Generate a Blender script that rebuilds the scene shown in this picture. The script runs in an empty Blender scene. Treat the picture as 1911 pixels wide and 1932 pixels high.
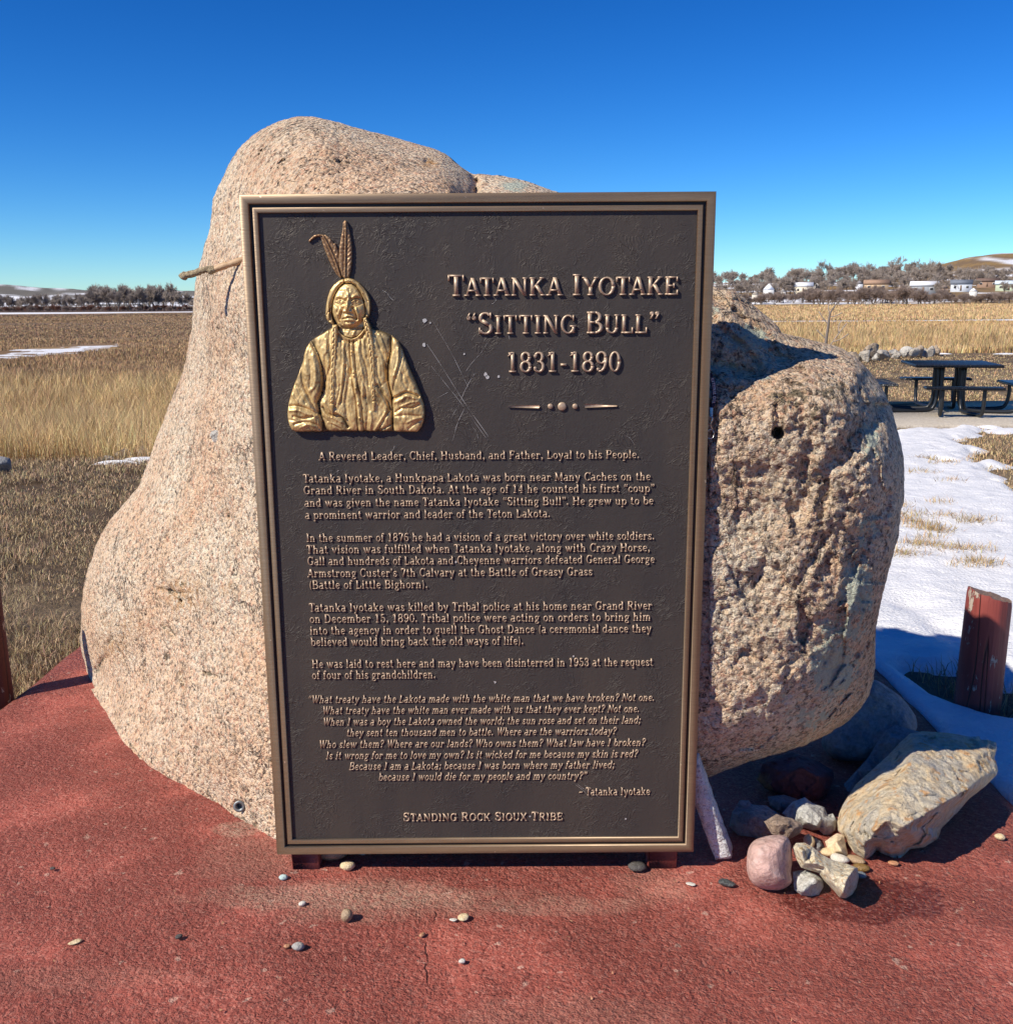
import bpy, math, random
import numpy as np
from mathutils import Vector, Matrix
R = math.radians
rng = np.random.default_rng(7)
random.seed(7)
SC = bpy.context.scene
COL = SC.collection

# ------------------------------------------------------------------ camera
F, CX, CY = 1900.0, 955.5, 966.0          # focal length and centre in units of a 1911 x 1932 picture
PITCH, ROLL, HEYE = R(11.77), 0.0065, 1.55
_r0 = np.array([1, 0, 0.]); FW = np.array([0, math.cos(PITCH), -math.sin(PITCH)]); _u0 = np.cross(_r0, FW)
RT = math.cos(ROLL)*_r0 - math.sin(ROLL)*_u0
UP = math.cos(ROLL)*_u0 + math.sin(ROLL)*_r0
EYE = np.array([0, 0, HEYE])
cd = bpy.data.cameras.new('camera'); cam = bpy.data.objects.new('camera', cd); COL.objects.link(cam)
cd.sensor_width = 36; cd.lens = F/1932*36; cd.clip_start = 0.05; cd.clip_end = 9000
cam.matrix_world = Matrix(((RT[0], UP[0], -FW[0], 0), (RT[1], UP[1], -FW[1], 0), (RT[2], UP[2], -FW[2], HEYE), (0, 0, 0, 1)))
SC.camera = cam

# ------------------------------------------------------------------ light
SUN_AZ, SUN_EL = R(32), R(41)             # light travels to +x and away from the viewer
LD = np.array([math.cos(SUN_EL)*math.cos(SUN_AZ), math.cos(SUN_EL)*math.sin(SUN_AZ), -math.sin(SUN_EL)])
sl = bpy.data.lights.new('sun', 'SUN'); sl.energy = 5.0; sl.angle = R(0.5); sl.color = (1, .915, .78)
so = bpy.data.objects.new('sun', sl); COL.objects.link(so)
so.rotation_euler = Vector(LD).to_track_quat('-Z', 'Y').to_euler()
W = bpy.data.worlds.new("World"); SC.world = W; W.use_nodes = True
wn = W.node_tree; wn.nodes.clear()
sky = wn.nodes.new('ShaderNodeTexSky'); sky.sky_type = 'NISHITA'; sky.sun_disc = False
sky.sun_elevation = SUN_EL
sky.sun_rotation = math.atan2(-LD[0], -LD[1])
sky.air_density = 0.82; sky.dust_density = 0.0; sky.ozone_density = 6.0; sky.altitude = 0
hs = wn.nodes.new('ShaderNodeHueSaturation'); hs.inputs['Saturation'].default_value = 1.25
gm = wn.nodes.new('ShaderNodeGamma'); gm.inputs['Gamma'].default_value = 1.35
tn = wn.nodes.new('ShaderNodeMix'); tn.data_type = 'RGBA'; tn.blend_type = 'MULTIPLY'; tn.inputs[0].default_value = 1; tn.inputs[7].default_value = (.78, .95, 1.02, 1)
bg = wn.nodes.new('ShaderNodeBackground'); bg.inputs['Strength'].default_value = 0.056
wo = wn.nodes.new('ShaderNodeOutputWorld')
wn.links.new(sky.outputs[0], hs.inputs['Color']); wn.links.new(hs.outputs[0], gm.inputs['Color']); wn.links.new(gm.outputs[0], tn.inputs[6]); wn.links.new(tn.outputs[2], bg.inputs[0]); wn.links.new(bg.outputs[0], wo.inputs[0])
SC.view_settings.view_transform = 'Standard'; SC.view_settings.look = 'None'
SC.view_settings.exposure = 0.32; SC.view_settings.gamma = 1.0
SC.render.engine = 'CYCLES'
SC.cycles.max_bounces = 5; SC.cycles.use_denoising = True

# ------------------------------------------------------------------ helpers
def ray(u, v):
    u = np.asarray(u, float); v = np.asarray(v, float)
    return FW + RT*((u-CX)/F)[..., None] - UP*((v-CY)/F)[..., None]
def ground(u, v, z=0.):
    d = ray(u, v); return EYE + d*((z-HEYE)/d[..., 2])[..., None]
def atY(u, v, Y):
    d = ray(u, v); return EYE + d*(np.asarray(Y, float)/d[..., 1])[..., None]
def sstep(a, b, x):
    t = np.clip((x-a)/(b-a), 0, 1); return t*t*(3-2*t)

def _hash(ix, iy, iz, s):
    h = (ix*374761393 + iy*668265263 + iz*2147483647 + s*1442695041).astype(np.int64) & 0xffffffff
    h = ((h ^ (h >> 13))*1274126177) & 0xffffffff
    h = ((h ^ (h >> 16))*2246822519) & 0xffffffff
    h = h ^ (h >> 15)
    return (h & 0xffff)/65535.0
def vnoise(P, seed=0):
    P = np.asarray(P, float); i = np.floor(P).astype(np.int64); f = P-i; f = f*f*f*(f*(f*6-15)+10)
    o = np.zeros(len(P))
    for dx in (0, 1):
        for dy in (0, 1):
            for dz in (0, 1):
                w = (f[:, 0] if dx else 1-f[:, 0])*(f[:, 1] if dy else 1-f[:, 1])*(f[:, 2] if dz else 1-f[:, 2])
                o += w*_hash(i[:, 0]+dx, i[:, 1]+dy, i[:, 2]+dz, seed)
    return o*2-1
def fbm(P, octv=4, seed=0):
    P = np.asarray(P, float); a = 1.; o = 0
    for k in range(octv):
        o = o + a*vnoise(P, seed+k*17); P = P*2.03+11.7; a *= .5
    return o
def facets(P, seed=0, slope=1.):
    """broken-stone relief: every Voronoi cell is a randomly tilted plane"""
    P = np.asarray(P, float); i0 = np.floor(P).astype(np.int64); best = np.full(len(P), 1e9); out = np.zeros(len(P))
    for dx in (-1, 0, 1):
        for dy in (-1, 0, 1):
            for dz in (-1, 0, 1):
                c = i0+np.array([dx, dy, dz]); h = [_hash(c[:, 0], c[:, 1], c[:, 2], seed+k*7) for k in range(7)]
                q = P-(c+np.stack(h[:3], 1)); D = (q*q).sum(1); m = D < best; best = np.where(m, D, best)
                out = np.where(m, ((np.stack(h[3:6], 1)*2-1)*q).sum(1)*slope+h[6]*.5-.25, out)
    return out
def n2(x, y, s, seed=0, octv=3):
    return fbm(np.stack([x*s, y*s, np.full_like(x, seed*3.1+.5)], 1), octv, seed)

def link(o, parent=None):
    COL.objects.link(o)
    if parent is not None: o.parent = parent
    return o
def tag(o, label=None, cat=None, group=None, kind=None):
    if label: o['label'] = label
    if cat: o['category'] = cat
    if group: o['group'] = group
    if kind: o['kind'] = kind
    return o
def empty(name, loc=(0, 0, 0), rz=0.):
    o = bpy.data.objects.new(name, None); o.location = [float(c) for c in loc]; o.rotation_euler = (0, 0, rz); o.empty_display_size = .1
    return link(o)
def mesh_np(name, V, polys, mat, parent=None, smooth=False, attrs=None, origin=None):
    """polys: list of (n,k) int arrays. One mesh object."""
    V = np.asarray(V, float).reshape(-1, 3)
    if origin is not None: V = V-np.asarray(origin, float)
    me = bpy.data.meshes.new(name)
    polys = [np.asarray(p, np.int64) for p in polys if len(p)]
    nl = sum(p.size for p in polys); npoly = sum(len(p) for p in polys)
    me.vertices.add(len(V)); me.vertices.foreach_set('co', V.astype(np.float32).ravel())
    me.loops.add(nl); me.loops.foreach_set('vertex_index', np.concatenate([p.ravel() for p in polys]).astype(np.int32))
    me.polygons.add(npoly)
    tot = np.concatenate([np.full(len(p), p.shape[1]) for p in polys]); st = np.concatenate([[0], np.cumsum(tot)[:-1]])
    me.polygons.foreach_set('loop_start', st.astype(np.int32)); me.polygons.foreach_set('loop_total', tot.astype(np.int32))
    if smooth: me.polygons.foreach_set('use_smooth', np.ones(npoly, bool))
    for k, a in (attrs or {}).items():
        a = np.asarray(a, np.float32)
        if a.ndim == 2:
            at = me.attributes.new(k, 'FLOAT_COLOR', 'POINT')
            if a.shape[1] == 3: a = np.concatenate([a, np.ones((len(a), 1), np.float32)], 1)
            at.data.foreach_set('color', a.ravel())
        else:
            me.attributes.new(k, 'FLOAT', 'POINT').data.foreach_set('value', a)
    me.update(calc_edges=True); me.validate()
    if mat: me.materials.append(mat)
    o = bpy.data.objects.new(name, me)
    if origin is not None and parent is None: o.location = [float(c) for c in origin]
    return link(o, parent)

class MB:
    """collects simple solids, then becomes one mesh"""
    def __init__(s): s.V = []; s.P = {3: [], 4: []}; s.n = 0; s.big = []
    def add(s, V, polys):
        V = np.asarray(V, float)
        for p in polys:
            q = [i+s.n for i in p]
            if len(q) in (3, 4): s.P[len(q)].append(q)
            else: s.big.append(q)
        s.V.append(V); s.n += len(V); return s
    def box(s, c, d, M=None, bev=0.0):
        c = np.asarray(c, float); d = np.asarray(d, float)/2
        if bev > 0:
            b = min(bev, d.min()*.9); V = []; 
            for ax in range(3):
                for sx in (-1, 1):
                    for sy in (-1, 1):
                        for sz in (-1, 1):
                            e = d-b; e[ax] = d[ax]; V.append(np.array([sx, sy, sz])*e)
            V = np.array(V); idx = lambda ax, sx, sy, sz: ax*8+(sx > 0)*4+(sy > 0)*2+(sz > 0)
            P = []
            cyc = [(-1, -1), (1, -1), (1, 1), (-1, 1)]
            def mk(ax, sg, ab):
                v = [0, 0, 0]; o = [k for k in range(3) if k != ax]; v[ax] = sg; v[o[0]] = ab[0]; v[o[1]] = ab[1]; return v
            for ax in range(3):
                for sg in (-1, 1): P.append([idx(ax, *mk(ax, sg, ab)) for ab in cyc])
            for a, b2 in ((0, 1), (0, 2), (1, 2)):
                t = 3-a-b2
                for s1 in (-1, 1):
                    for s2 in (-1, 1):
                        def vv(ts):
                            q = [0, 0, 0]; q[a] = s1; q[b2] = s2; q[t] = ts; return q
                        P.append([idx(a, *vv(-1)), idx(a, *vv(1)), idx(b2, *vv(1)), idx(b2, *vv(-1))])
            for sx in (-1, 1):
                for sy in (-1, 1):
                    for sz in (-1, 1): P.append([idx(0, sx, sy, sz), idx(1, sx, sy, sz), idx(2, sx, sy, sz)])
        else:
            V = np.array([[x, y, z] for x in (-1, 1) for y in (-1, 1) for z in (-1, 1)])*d
            P = [[0, 1, 3, 2], [4, 6, 7, 5], [0, 4, 5, 1], [2, 3, 7, 6], [0, 2, 6, 4], [1, 5, 7, 3]]
        if M is not None: V = V @ np.asarray(M, float).T
        return s.add(V+c, P)
    def tube(s, pts, rad, n=8, caps=True):
        pts = np.asarray(pts, float); m = len(pts); rad = np.broadcast_to(np.asarray(rad, float), (m,))
        T = np.gradient(pts, axis=0); T /= np.linalg.norm(T, axis=1)[:, None]+1e-12
        up = np.array([0, 0, 1.]) if abs(T[0, 2]) < .9 else np.array([1., 0, 0])
        A = np.cross(T[0], up); A /= np.linalg.norm(A); V = []
        for i in range(m):
            A = A-T[i]*A.dot(T[i]); A /= np.linalg.norm(A)+1e-12; B = np.cross(T[i], A)
            for k in range(n):
                t = 2*math.pi*k/n; V.append(pts[i]+rad[i]*(math.cos(t)*A+math.sin(t)*B))
        P = [[i*n+k, i*n+(k+1) % n, (i+1)*n+(k+1) % n, (i+1)*n+k] for i in range(m-1) for k in range(n)]
        if caps:
            V.append(pts[0]); V.append(pts[-1]); a = m*n; b = a+1
            P += [[a, (k+1) % n, k] for k in range(n)] + [[b, (m-1)*n+k, (m-1)*n+(k+1) % n] for k in range(n)]
        return s.add(V, P)
    def build(s, name, mat, parent=None, smooth=False, origin=None):
        V = np.concatenate(s.V); polys = [np.array(p) for p in s.P.values() if p]+[np.array([b]) for b in s.big]
        o = mesh_np(name, V, polys, mat, parent, smooth, origin=origin)
        return o

def smooth_path(pts, n=6):
    """Catmull-Rom through points"""
    p = np.asarray(pts, float); p = np.vstack([2*p[0]-p[1], p, 2*p[-1]-p[-2]]); out = []
    for i in range(1, len(p)-2):
        for t in np.linspace(0, 1, n, endpoint=False):
            a, b, c, d = p[i-1], p[i], p[i+1], p[i+2]
            out.append(.5*((2*b)+(c-a)*t+(2*a-5*b+4*c-d)*t*t+(-a+3*b-3*c+d)*t**3))
    out.append(p[-2]); return np.array(out)
def closed_path(pts, n=5):
    p = np.asarray(pts, float); m = len(p); out = []
    for i in range(m):
        a, b, c, d = p[i-1], p[i], p[(i+1) % m], p[(i+2) % m]
        for t in np.linspace(0, 1, n, endpoint=False):
            out.append(.5*((2*b)+(c-a)*t+(2*a-5*b+4*c-d)*t*t+(-a+3*b-3*c+d)*t**3))
    return np.array(out)

def seg_dist(X, Y, path, closed=False):
    """distance to a polyline, nearest point, and parameter along it"""
    path = np.asarray(path, float); n = len(path); best = np.full(X.shape, 1e18); bx = np.zeros(X.shape); by = np.zeros(X.shape); bt = np.zeros(X.shape)
    for i in range(n if closed else n-1):
        a = path[i]; b = path[(i+1) % n]; d = b-a; L = d.dot(d)+1e-12
        t = np.clip(((X-a[0])*d[0]+(Y-a[1])*d[1])/L, 0, 1); qx = a[0]+t*d[0]; qy = a[1]+t*d[1]
        D = (X-qx)**2+(Y-qy)**2; m = D < best
        best = np.where(m, D, best); bx = np.where(m, qx, bx); by = np.where(m, qy, by); bt = np.where(m, (i+t)/max(1, n-1), bt)
    return np.sqrt(best), bx, by, bt
def inside(X, Y, poly):
    c = np.zeros(X.shape, bool); n = len(poly); j = n-1
    for i in range(n):
        xi, yi = poly[i]; xj, yj = poly[j]
        if yi != yj:
            c ^= ((yi > Y) != (yj > Y)) & (X < (xj-xi)*(Y-yi)/(yj-yi)+xi)
        j = i
    return c
def region(poly, step):
    """grid fitted to a polygon: points, quads, boundary edges, inside distance"""
    poly = np.asarray(poly, float); x0, y0 = poly.min(0)-step; x1, y1 = poly.max(0)+step
    xs = np.arange(x0, x1+step, step); ys = np.arange(y0, y1+step, step); X, Y = np.meshgrid(xs, ys)
    ins = inside(X, Y, poly); D, bx, by, _ = seg_dist(X, Y, poly, True)
    keep = ins[:-1, :-1] | ins[1:, :-1] | ins[:-1, 1:] | ins[1:, 1:]
    X = np.where(ins, X, bx); Y = np.where(ins, Y, by); D = np.where(ins, D, 0)
    ny, nx = X.shape; I = np.arange(nx*ny).reshape(ny, nx)
    Q = np.stack([I[:-1, :-1], I[:-1, 1:], I[1:, 1:], I[1:, :-1]], -1)[keep]
    used = np.unique(Q); remap = np.full(nx*ny, -1); remap[used] = np.arange(len(used)); Q = remap[Q]
    P = np.stack([X.ravel()[used], Y.ravel()[used]], 1); d = D.ravel()[used]
    E = np.concatenate([Q[:, [0, 1]], Q[:, [1, 2]], Q[:, [2, 3]], Q[:, [3, 0]]]); key = np.sort(E, 1); key = key[:, 0]*len(P)+key[:, 1]
    u, inv, cnt = np.unique(key, return_inverse=True, return_counts=True); B = E[cnt[inv] == 1]
    return P, Q, B, d

# ------------------------------------------------------------------ materials
class NM:
    def __init__(s, name):
        s.m = bpy.data.materials.new(name); s.m.use_nodes = True; s.t = s.m.node_tree; s.b = s.t.nodes['Principled BSDF']
        s.tc = None
    def n(s, typ, ins=None, **kw):
        nd = s.t.nodes.new('ShaderNode'+typ)
        for k, v in kw.items(): setattr(nd, k, v)
        for k, v in (ins or {}).items(): s.set(nd.inputs[k], v)
        return nd
    def set(s, sock, v):
        if isinstance(v, bpy.types.NodeSocket): s.t.links.new(v, sock)
        elif isinstance(v, (tuple, list)) and len(v) == 3 and sock.type == 'RGBA': sock.default_value = (*v, 1)
        else: sock.default_value = v
    def obj(s, scale=None):
        if not s.tc: s.tc = s.n('TexCoord')
        o = s.tc.outputs['Object']
        if scale is not None:
            mp = s.n('Mapping', {'Vector': o, 'Scale': scale}); o = mp.outputs[0]
        return o
    def noise(s, scale, detail=4, rough=.55, vec=None, dist=0.):
        return s.n('TexNoise', {'Vector': vec or s.obj(), 'Scale': scale, 'Detail': detail, 'Roughness': rough, 'Distortion': dist})
    def voro(s, scale, vec=None, feature='F1'):
        return s.n('TexVoronoi', {'Vector': vec or s.obj(), 'Scale': scale}, feature=feature)
    def ramp(s, fac, stops, interp='LINEAR'):
        r = s.n('ValToRGB', {'Fac': fac}); e = r.color_ramp; e.interpolation = interp
        while len(e.elements) < len(stops): e.elements.new(.5)
        for el, (p, c) in zip(e.elements, stops):
            el.position = p; el.color = (*c, 1) if isinstance(c, (tuple, list)) else (c, c, c, 1)
        return r.outputs[0]
    def mix(s, f, a, b, mode='MIX'):
        m = s.n('Mix', data_type='RGBA', blend_type=mode, clamp_factor=True)
        s.set(m.inputs[0], f); s.set(m.inputs[6], a); s.set(m.inputs[7], b); return m.outputs[2]
    def math(s, op, a, b=0., c=None):
        m = s.n('Math', operation=op); s.set(m.inputs[0], a); s.set(m.inputs[1], b)
        if c is not None: s.set(m.inputs[2], c)
        return m.outputs[0]
    def attr(s, name): return s.n('Attribute', attribute_name=name)
    def bump(s, h, dist=.01, strength=1., normal=None):
        b = s.n('Bump', {'Height': h, 'Distance': dist, 'Strength': strength})
        if normal is not None: s.set(b.inputs['Normal'], normal)
        return b.outputs[0]
    def out(s, col=None, rough=None, normal=None, metal=None, spec=None, **kw):
        for k, v in (('Base Color', col), ('Roughness', rough), ('Normal', normal), ('Metallic', metal), ('Specular IOR Level', spec)):
            if v is not None: s.set(s.b.inputs[k], v)
        for k, v in kw.items(): s.set(s.b.inputs[k.replace('_', ' ')], v)
        return s.m
def sepxyz(m, v):
    x = m.n('SeparateXYZ', {0: v}); return x.outputs

def mat_granite():
    m = NM('pink_granite'); v = m.obj()
    warp = m.noise(60, 3); wv = m.n('VectorMath', {0: v}, operation='ADD')
    sc = m.n('VectorMath', {0: warp.outputs['Color'], 1: (.012, .012, .012)}, operation='MULTIPLY'); m.set(wv.inputs[1], sc.outputs[0])
    vo = m.voro(95, wv.outputs[0]); vo2 = m.voro(210, wv.outputs[0])
    c1 = m.n('SeparateColor', {0: vo.outputs['Color']}).outputs
    c2 = m.n('SeparateColor', {0: vo2.outputs['Color']}).outputs
    cr = m.ramp(c1[0], [(0, (.10, .085, .075)), (.13, (.10, .085, .075)), (.145, (.60, .36, .27)), (.26, (.68, .46, .35)), (.28, (.74, .58, .43)), (.60, (.80, .67, .51)), (.62, (.85, .78, .66)), (.88, (.80, .74, .64)), (.93, (.36, .33, .30)), (1, (.38, .35, .31))])
    cr2 = m.ramp(c2[1], [(0, (.05, .042, .038)), (.18, (.07, .058, .05)), (.20, (.62, .42, .32)), (.5, (.74, .60, .46)), (1, (.84, .77, .65))])
    col = m.mix(.42, cr, cr2)
    big = m.noise(2.2, 5); col = m.mix(m.ramp(big.outputs[0], [(.38, 0), (.64, 1)]), col, m.mix(1., col, (.96, .82, .74), 'MULTIPLY'))
    mid = m.noise(11, 4); col = m.mix(m.ramp(mid.outputs[0], [(.35, .55), (.5, 0)]), col, m.mix(1., col, (.80, .74, .70), 'MULTIPLY'))
    col = m.mix(1., col, (1., .97, .885), 'MULTIPLY')
    cool = m.noise(3.7, 6, .65, dist=.6); col = m.mix(m.ramp(cool.outputs[0], [(.54, 0), (.68, .5)]), col, m.mix(1., col, (.80, .81, .80), 'MULTIPLY'))
    cw = m.noise(4.5, 5, .62, dist=1.2); cl = m.ramp(m.math('ABSOLUTE', m.math('SUBTRACT', cw.outputs[0], .5)), [(0, 1), (.006, .6), (.012, 0)])
    cl = m.math('MULTIPLY', cl, m.ramp(m.noise(2.6, 3).outputs[0], [(.50, 0), (.60, .85)])); col = m.mix(cl, col, (.07, .055, .045))
    # rust, lichen, moss together with painted crack shade
    ru = m.attr('rust').outputs['Fac']; n3 = m.noise(45, 5)
    col = m.mix(m.math('MULTIPLY', ru, m.ramp(n3.outputs[0], [(.4, 0), (.6, 1)])), col, (.46, .25, .10))
    li = m.attr('lichen').outputs['Fac']; n4 = m.noise(38, 6, .65)
    lf = m.ramp(m.math('ADD', li, m.math('MULTIPLY', m.math('SUBTRACT', n4.outputs[0], .5), 1.7)), [(.5, 0), (.62, .88)])
    lic = m.mix(m.noise(120, 3).outputs[0], (.30, .36, .30), (.58, .63, .52))
    col = m.mix(lf, col, lic)
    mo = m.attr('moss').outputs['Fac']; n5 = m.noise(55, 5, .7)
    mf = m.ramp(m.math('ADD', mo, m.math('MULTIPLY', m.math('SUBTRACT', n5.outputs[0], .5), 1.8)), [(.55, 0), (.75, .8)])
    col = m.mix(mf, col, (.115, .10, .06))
    ro = m.attr('rough').outputs['Fac']
    h1 = m.noise(70, 5, .62); h2 = vo.outputs['Distance']; h3 = m.noise(240, 3, .6)
    hh = m.math('ADD', m.math('MULTIPLY', h1.outputs[0], 1.6), m.math('ADD', m.math('MULTIPLY', h2, -.5), m.math('MULTIPLY', h3.outputs[0], .5)))
    hh = m.math('SUBTRACT', hh, m.math('MULTIPLY', cl, .9)); hh = m.math('MULTIPLY', hh, m.math('MULTIPLY_ADD', ro, .42, .5))
    return m.out(col, .82, m.bump(hh, .017), spec=.3)

def mat_stone(name, cols, scale=18, bump=.004, bscale=60, rough=.8, spots=None):
    m = NM(name); a = m.noise(scale, 6, .6, dist=.4)
    k = len(cols); col = m.ramp(a.outputs[0], [(.28+.44*i/max(1, k-1), c) for i, c in enumerate(cols)])
    b = m.noise(scale*7, 4, .6); col = m.mix(m.ramp(b.outputs[0], [(.38, .5), (.55, 0)]), col, m.mix(1., col, (.55, .52, .5), 'MULTIPLY'))
    if spots:
        vv = m.noise(scale*3, 3); col = m.mix(m.ramp(vv.outputs[0], [(.56, 0), (.66, .8)]), col, spots)
    h = m.math('ADD', m.noise(bscale, 6, .65).outputs[0], m.math('MULTIPLY', m.voro(bscale*.5).outputs['Distance'], .5))
    return m.out(col, rough, m.bump(h, bump*3.4))

PADX0, PADX1, PADY0, PADY1 = -2.0, 1.59, -4.0, 5.6
def mat_pad():
    m = NM('red_painted_concrete'); v = m.obj(); X, Yy, Z = sepxyz(m, v)
    n0 = m.noise(2.0, 5); n1 = m.noise(38, 5, .65); n2_ = m.noise(160, 4, .65); n3 = m.noise(9, 5, .6)
    col = m.mix(m.ramp(n1.outputs[0], [(.32, 0), (.68, 1)]), (.35, .080, .056), (.46, .126, .090))
    col = m.mix(m.ramp(n0.outputs[0], [(.35, 0), (.65, .5)]), col, (.46, .118, .080))
    # worn pale patches in front of the plaque
    def blob(cx, cy, rx, ry, nz, amp):
        a = m.math('DIVIDE', m.math('SUBTRACT', X, cx), rx); b = m.math('DIVIDE', m.math('SUBTRACT', Yy, cy), ry)
        d = m.math('ADD', m.math('MULTIPLY', a, a), m.math('MULTIPLY', b, b))
        d = m.math('ADD', d, m.math('MULTIPLY', m.math('SUBTRACT', nz, .5), amp))
        return m.ramp(d, [(0., 1), (.35, .8), (1, 0)], 'EASE')
    for cx, cy, rx, ry, k in ((-.42, 2.42, .36, .13, .75), (-.1, 2.40, .35, .08, .45), (.40, 2.47, .14, .10, .5), (-.72, 2.62, .2, .16, .5), (.15, 1.95, .3, .10, .35), (-1.0, 2.1, .3, .06, .25), (-.80, 2.79, .11, .055, 1.3), (-.45, 2.43, .5, .07, .7), (.1, 2.38, .3, .05, .6)):
        w = m.math('MULTIPLY', blob(cx, cy, rx, ry, n3.outputs[0], 2.2), m.ramp(m.noise(75, 5, .7).outputs[0], [(.36, .15), (.62, 1)]))
        col = m.mix(m.math('MULTIPLY', w, k*.75), col, (.58, .38, .27))
    chips = m.ramp(m.noise(21, 4, .55).outputs[0], [(.665, 0), (.69, .8)])
    col = m.mix(chips, col, (.68, .42, .32))
    dark = m.ramp(m.noise(5, 4).outputs[0], [(.64, 0), (.82, .2)]); col = m.mix(dark, col, (.24, .065, .05))
    pits = m.ramp(m.noise(120, 4, .6).outputs[0], [(.31, .75), (.39, 0)]); col = m.mix(pits, col, (.12, .03, .025))
    wet = blob(.93, 2.40, .26, .12, n3.outputs[0], 1.8); wet = m.ramp(wet, [(.08, 0), (.4, .9)])
    col = m.mix(wet, col, (.21, .036, .022))
    # hairline crack
    cx = m.math('ADD', X, m.math('MULTIPLY', m.math('SUBTRACT', m.noise(7, 4, .6, vec=m.obj((0, 1, 0))).outputs[0], .5), .07))
    cd_ = m.math('ABSOLUTE', m.math('ADD', cx, .198)); ck = m.ramp(cd_, [(.0, 1), (.0012, .8), (.0024, 0)])
    ck = m.math('MULTIPLY', ck, m.ramp(Yy, [(0, 1), (1, 1)])); ln = m.math('LESS_THAN', Yy, 2.36); ck = m.math('MULTIPLY', ck, ln)
    ck = m.math('MULTIPLY', ck, m.ramp(m.noise(9, 4).outputs[0], [(.44, 0), (.6, .75)]))
    col = m.mix(ck, col, (.05, .016, .013))
    gr = m.voro(150, m.n('VectorMath', {0: v, 1: m.n('VectorMath', {0: n1.outputs['Color'], 1: (.02, .02, .02)}, operation='MULTIPLY').outputs[0]}, operation='ADD').outputs[0])
    col = m.mix(m.ramp(m.n('SeparateColor', {0: gr.outputs['Color']}).outputs[0], [(.6, 0), (1, .6)]), col, (.60, .25, .19))
    h = m.math('ADD', m.math('MULTIPLY', m.noise(130, 4, .7).outputs[0], 1.1), m.math('MULTIPLY', n1.outputs[0], .5)); h = m.math('ADD', h, m.math('MULTIPLY', gr.outputs['Distance'], -.30)); g2 = m.voro(62, m.n('VectorMath', {0: v, 1: m.n('VectorMath', {0: n1.outputs['Color'], 1: (.05, .05, .05)}, operation='MULTIPLY').outputs[0]}, operation='ADD').outputs[0], 'SMOOTH_F1'); h = m.math('ADD', h, m.math('MULTIPLY', g2.outputs['Distance'], -1.1))
    h = m.math('ADD', h, m.math('MULTIPLY', pits, -.8)); h = m.math('ADD', h, m.math('MULTIPLY', ck, -1.2))
    rg = m.mix(wet, (.75, .75, .75), (.28, .28, .28))
    sm = m.ramp(m.noise(2.6, 5, .6).outputs[0], [(.38, .25), (.6, 1.1)])
    return m.out(col, m.n('SeparateColor', {0: rg}).outputs[0], m.bump(m.math('MULTIPLY', h, sm), .024), spec=.35)

def mat_attr(name, attr='col', rough=.85, noise=None, bump=None, trans=False):
    m = NM(name); col = m.attr(attr).outputs['Color']
    if noise:
        sc, lo, hi = noise; n = m.noise(sc, 6, .65)
        col = m.mix(1., col, m.ramp(n.outputs[0], [(.3, lo), (.7, hi)]), 'MULTIPLY')
    nrm = None
    if bump: nrm = m.bump(m.noise(bump[0], 6, .65).outputs[0], bump[1])
    return m.out(col, rough, nrm, spec=.2)
def mat_plain(name, col, rough=.6, metal=0., var=.0, scale=20, bump=0., bscale=80, spec=.4, stretch=None):
    m = NM(name); v = m.obj(stretch) if stretch else m.obj(); c = col
    if var:
        n = m.noise(scale, 5, .6, vec=v); c = m.mix(m.ramp(n.outputs[0], [(.3, 0), (.7, 1)]), tuple(x*(1-var) for x in col), tuple(min(1, x*(1+var)) for x in col))
    nr = m.bump(m.noise(bscale, 5, .6, vec=v).outputs[0], bump) if bump else None
    return m.out(c, rough, nr, metal, spec)
def mat_bronze_field():
    m = NM('dark_bronze_field'); v = m.obj()
    w = m.noise(9, 3); d = m.n('VectorMath', {0: v, 1: m.n('VectorMath', {0: w.outputs['Color'], 1: (.10, .10, .10)}, operation='MULTIPLY').outputs[0]}, operation='ADD').outputs[0]
    a = m.noise(42, 2, .5, vec=d, dist=1.4)
    rid = m.math('ABSOLUTE', m.math('SUBTRACT', a.outputs[0], .5)); rid = m.ramp(rid, [(0, 1), (.03, .4), (.07, 0)])
    msk = m.ramp(m.noise(12, 4).outputs[0], [(.44, .1), (.62, 1)])
    h = m.math('ADD', m.math('MULTIPLY', rid, msk), m.math('MULTIPLY', m.noise(70, 4).outputs[0], .6))
    st = m.noise(6, 5, .6, vec=m.obj((1, 1, .25)))
    col = m.mix(m.ramp(st.outputs[0], [(.35, 0), (.65, 1)]), (.047, .041, .038), (.066, .054, .045))
    return m.out(col, .55, m.bump(h, .0010), .1, .35)
def mat_bronze_bar():
    m = NM('brushed_bronze'); b = m.noise(90, 3, .6, vec=m.obj((.15, 1, 3)))
    st = m.noise(4, 5); col = m.mix(m.ramp(b.outputs[0], [(.3, 0), (.7, 1)]), (.235, .165, .100), (.30, .212, .130))
    col = m.mix(m.ramp(st.outputs[0], [(.4, 0), (.7, .5)]), col, (.19, .135, .085))
    chips = m.ramp(m.noise(60, 2, .4).outputs[0], [(.74, 0), (.77, .8)]); col = m.mix(chips, col, (.62, .47, .33))
    return m.out(col, .42, m.bump(b.outputs[0], .0003), .35)
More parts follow.
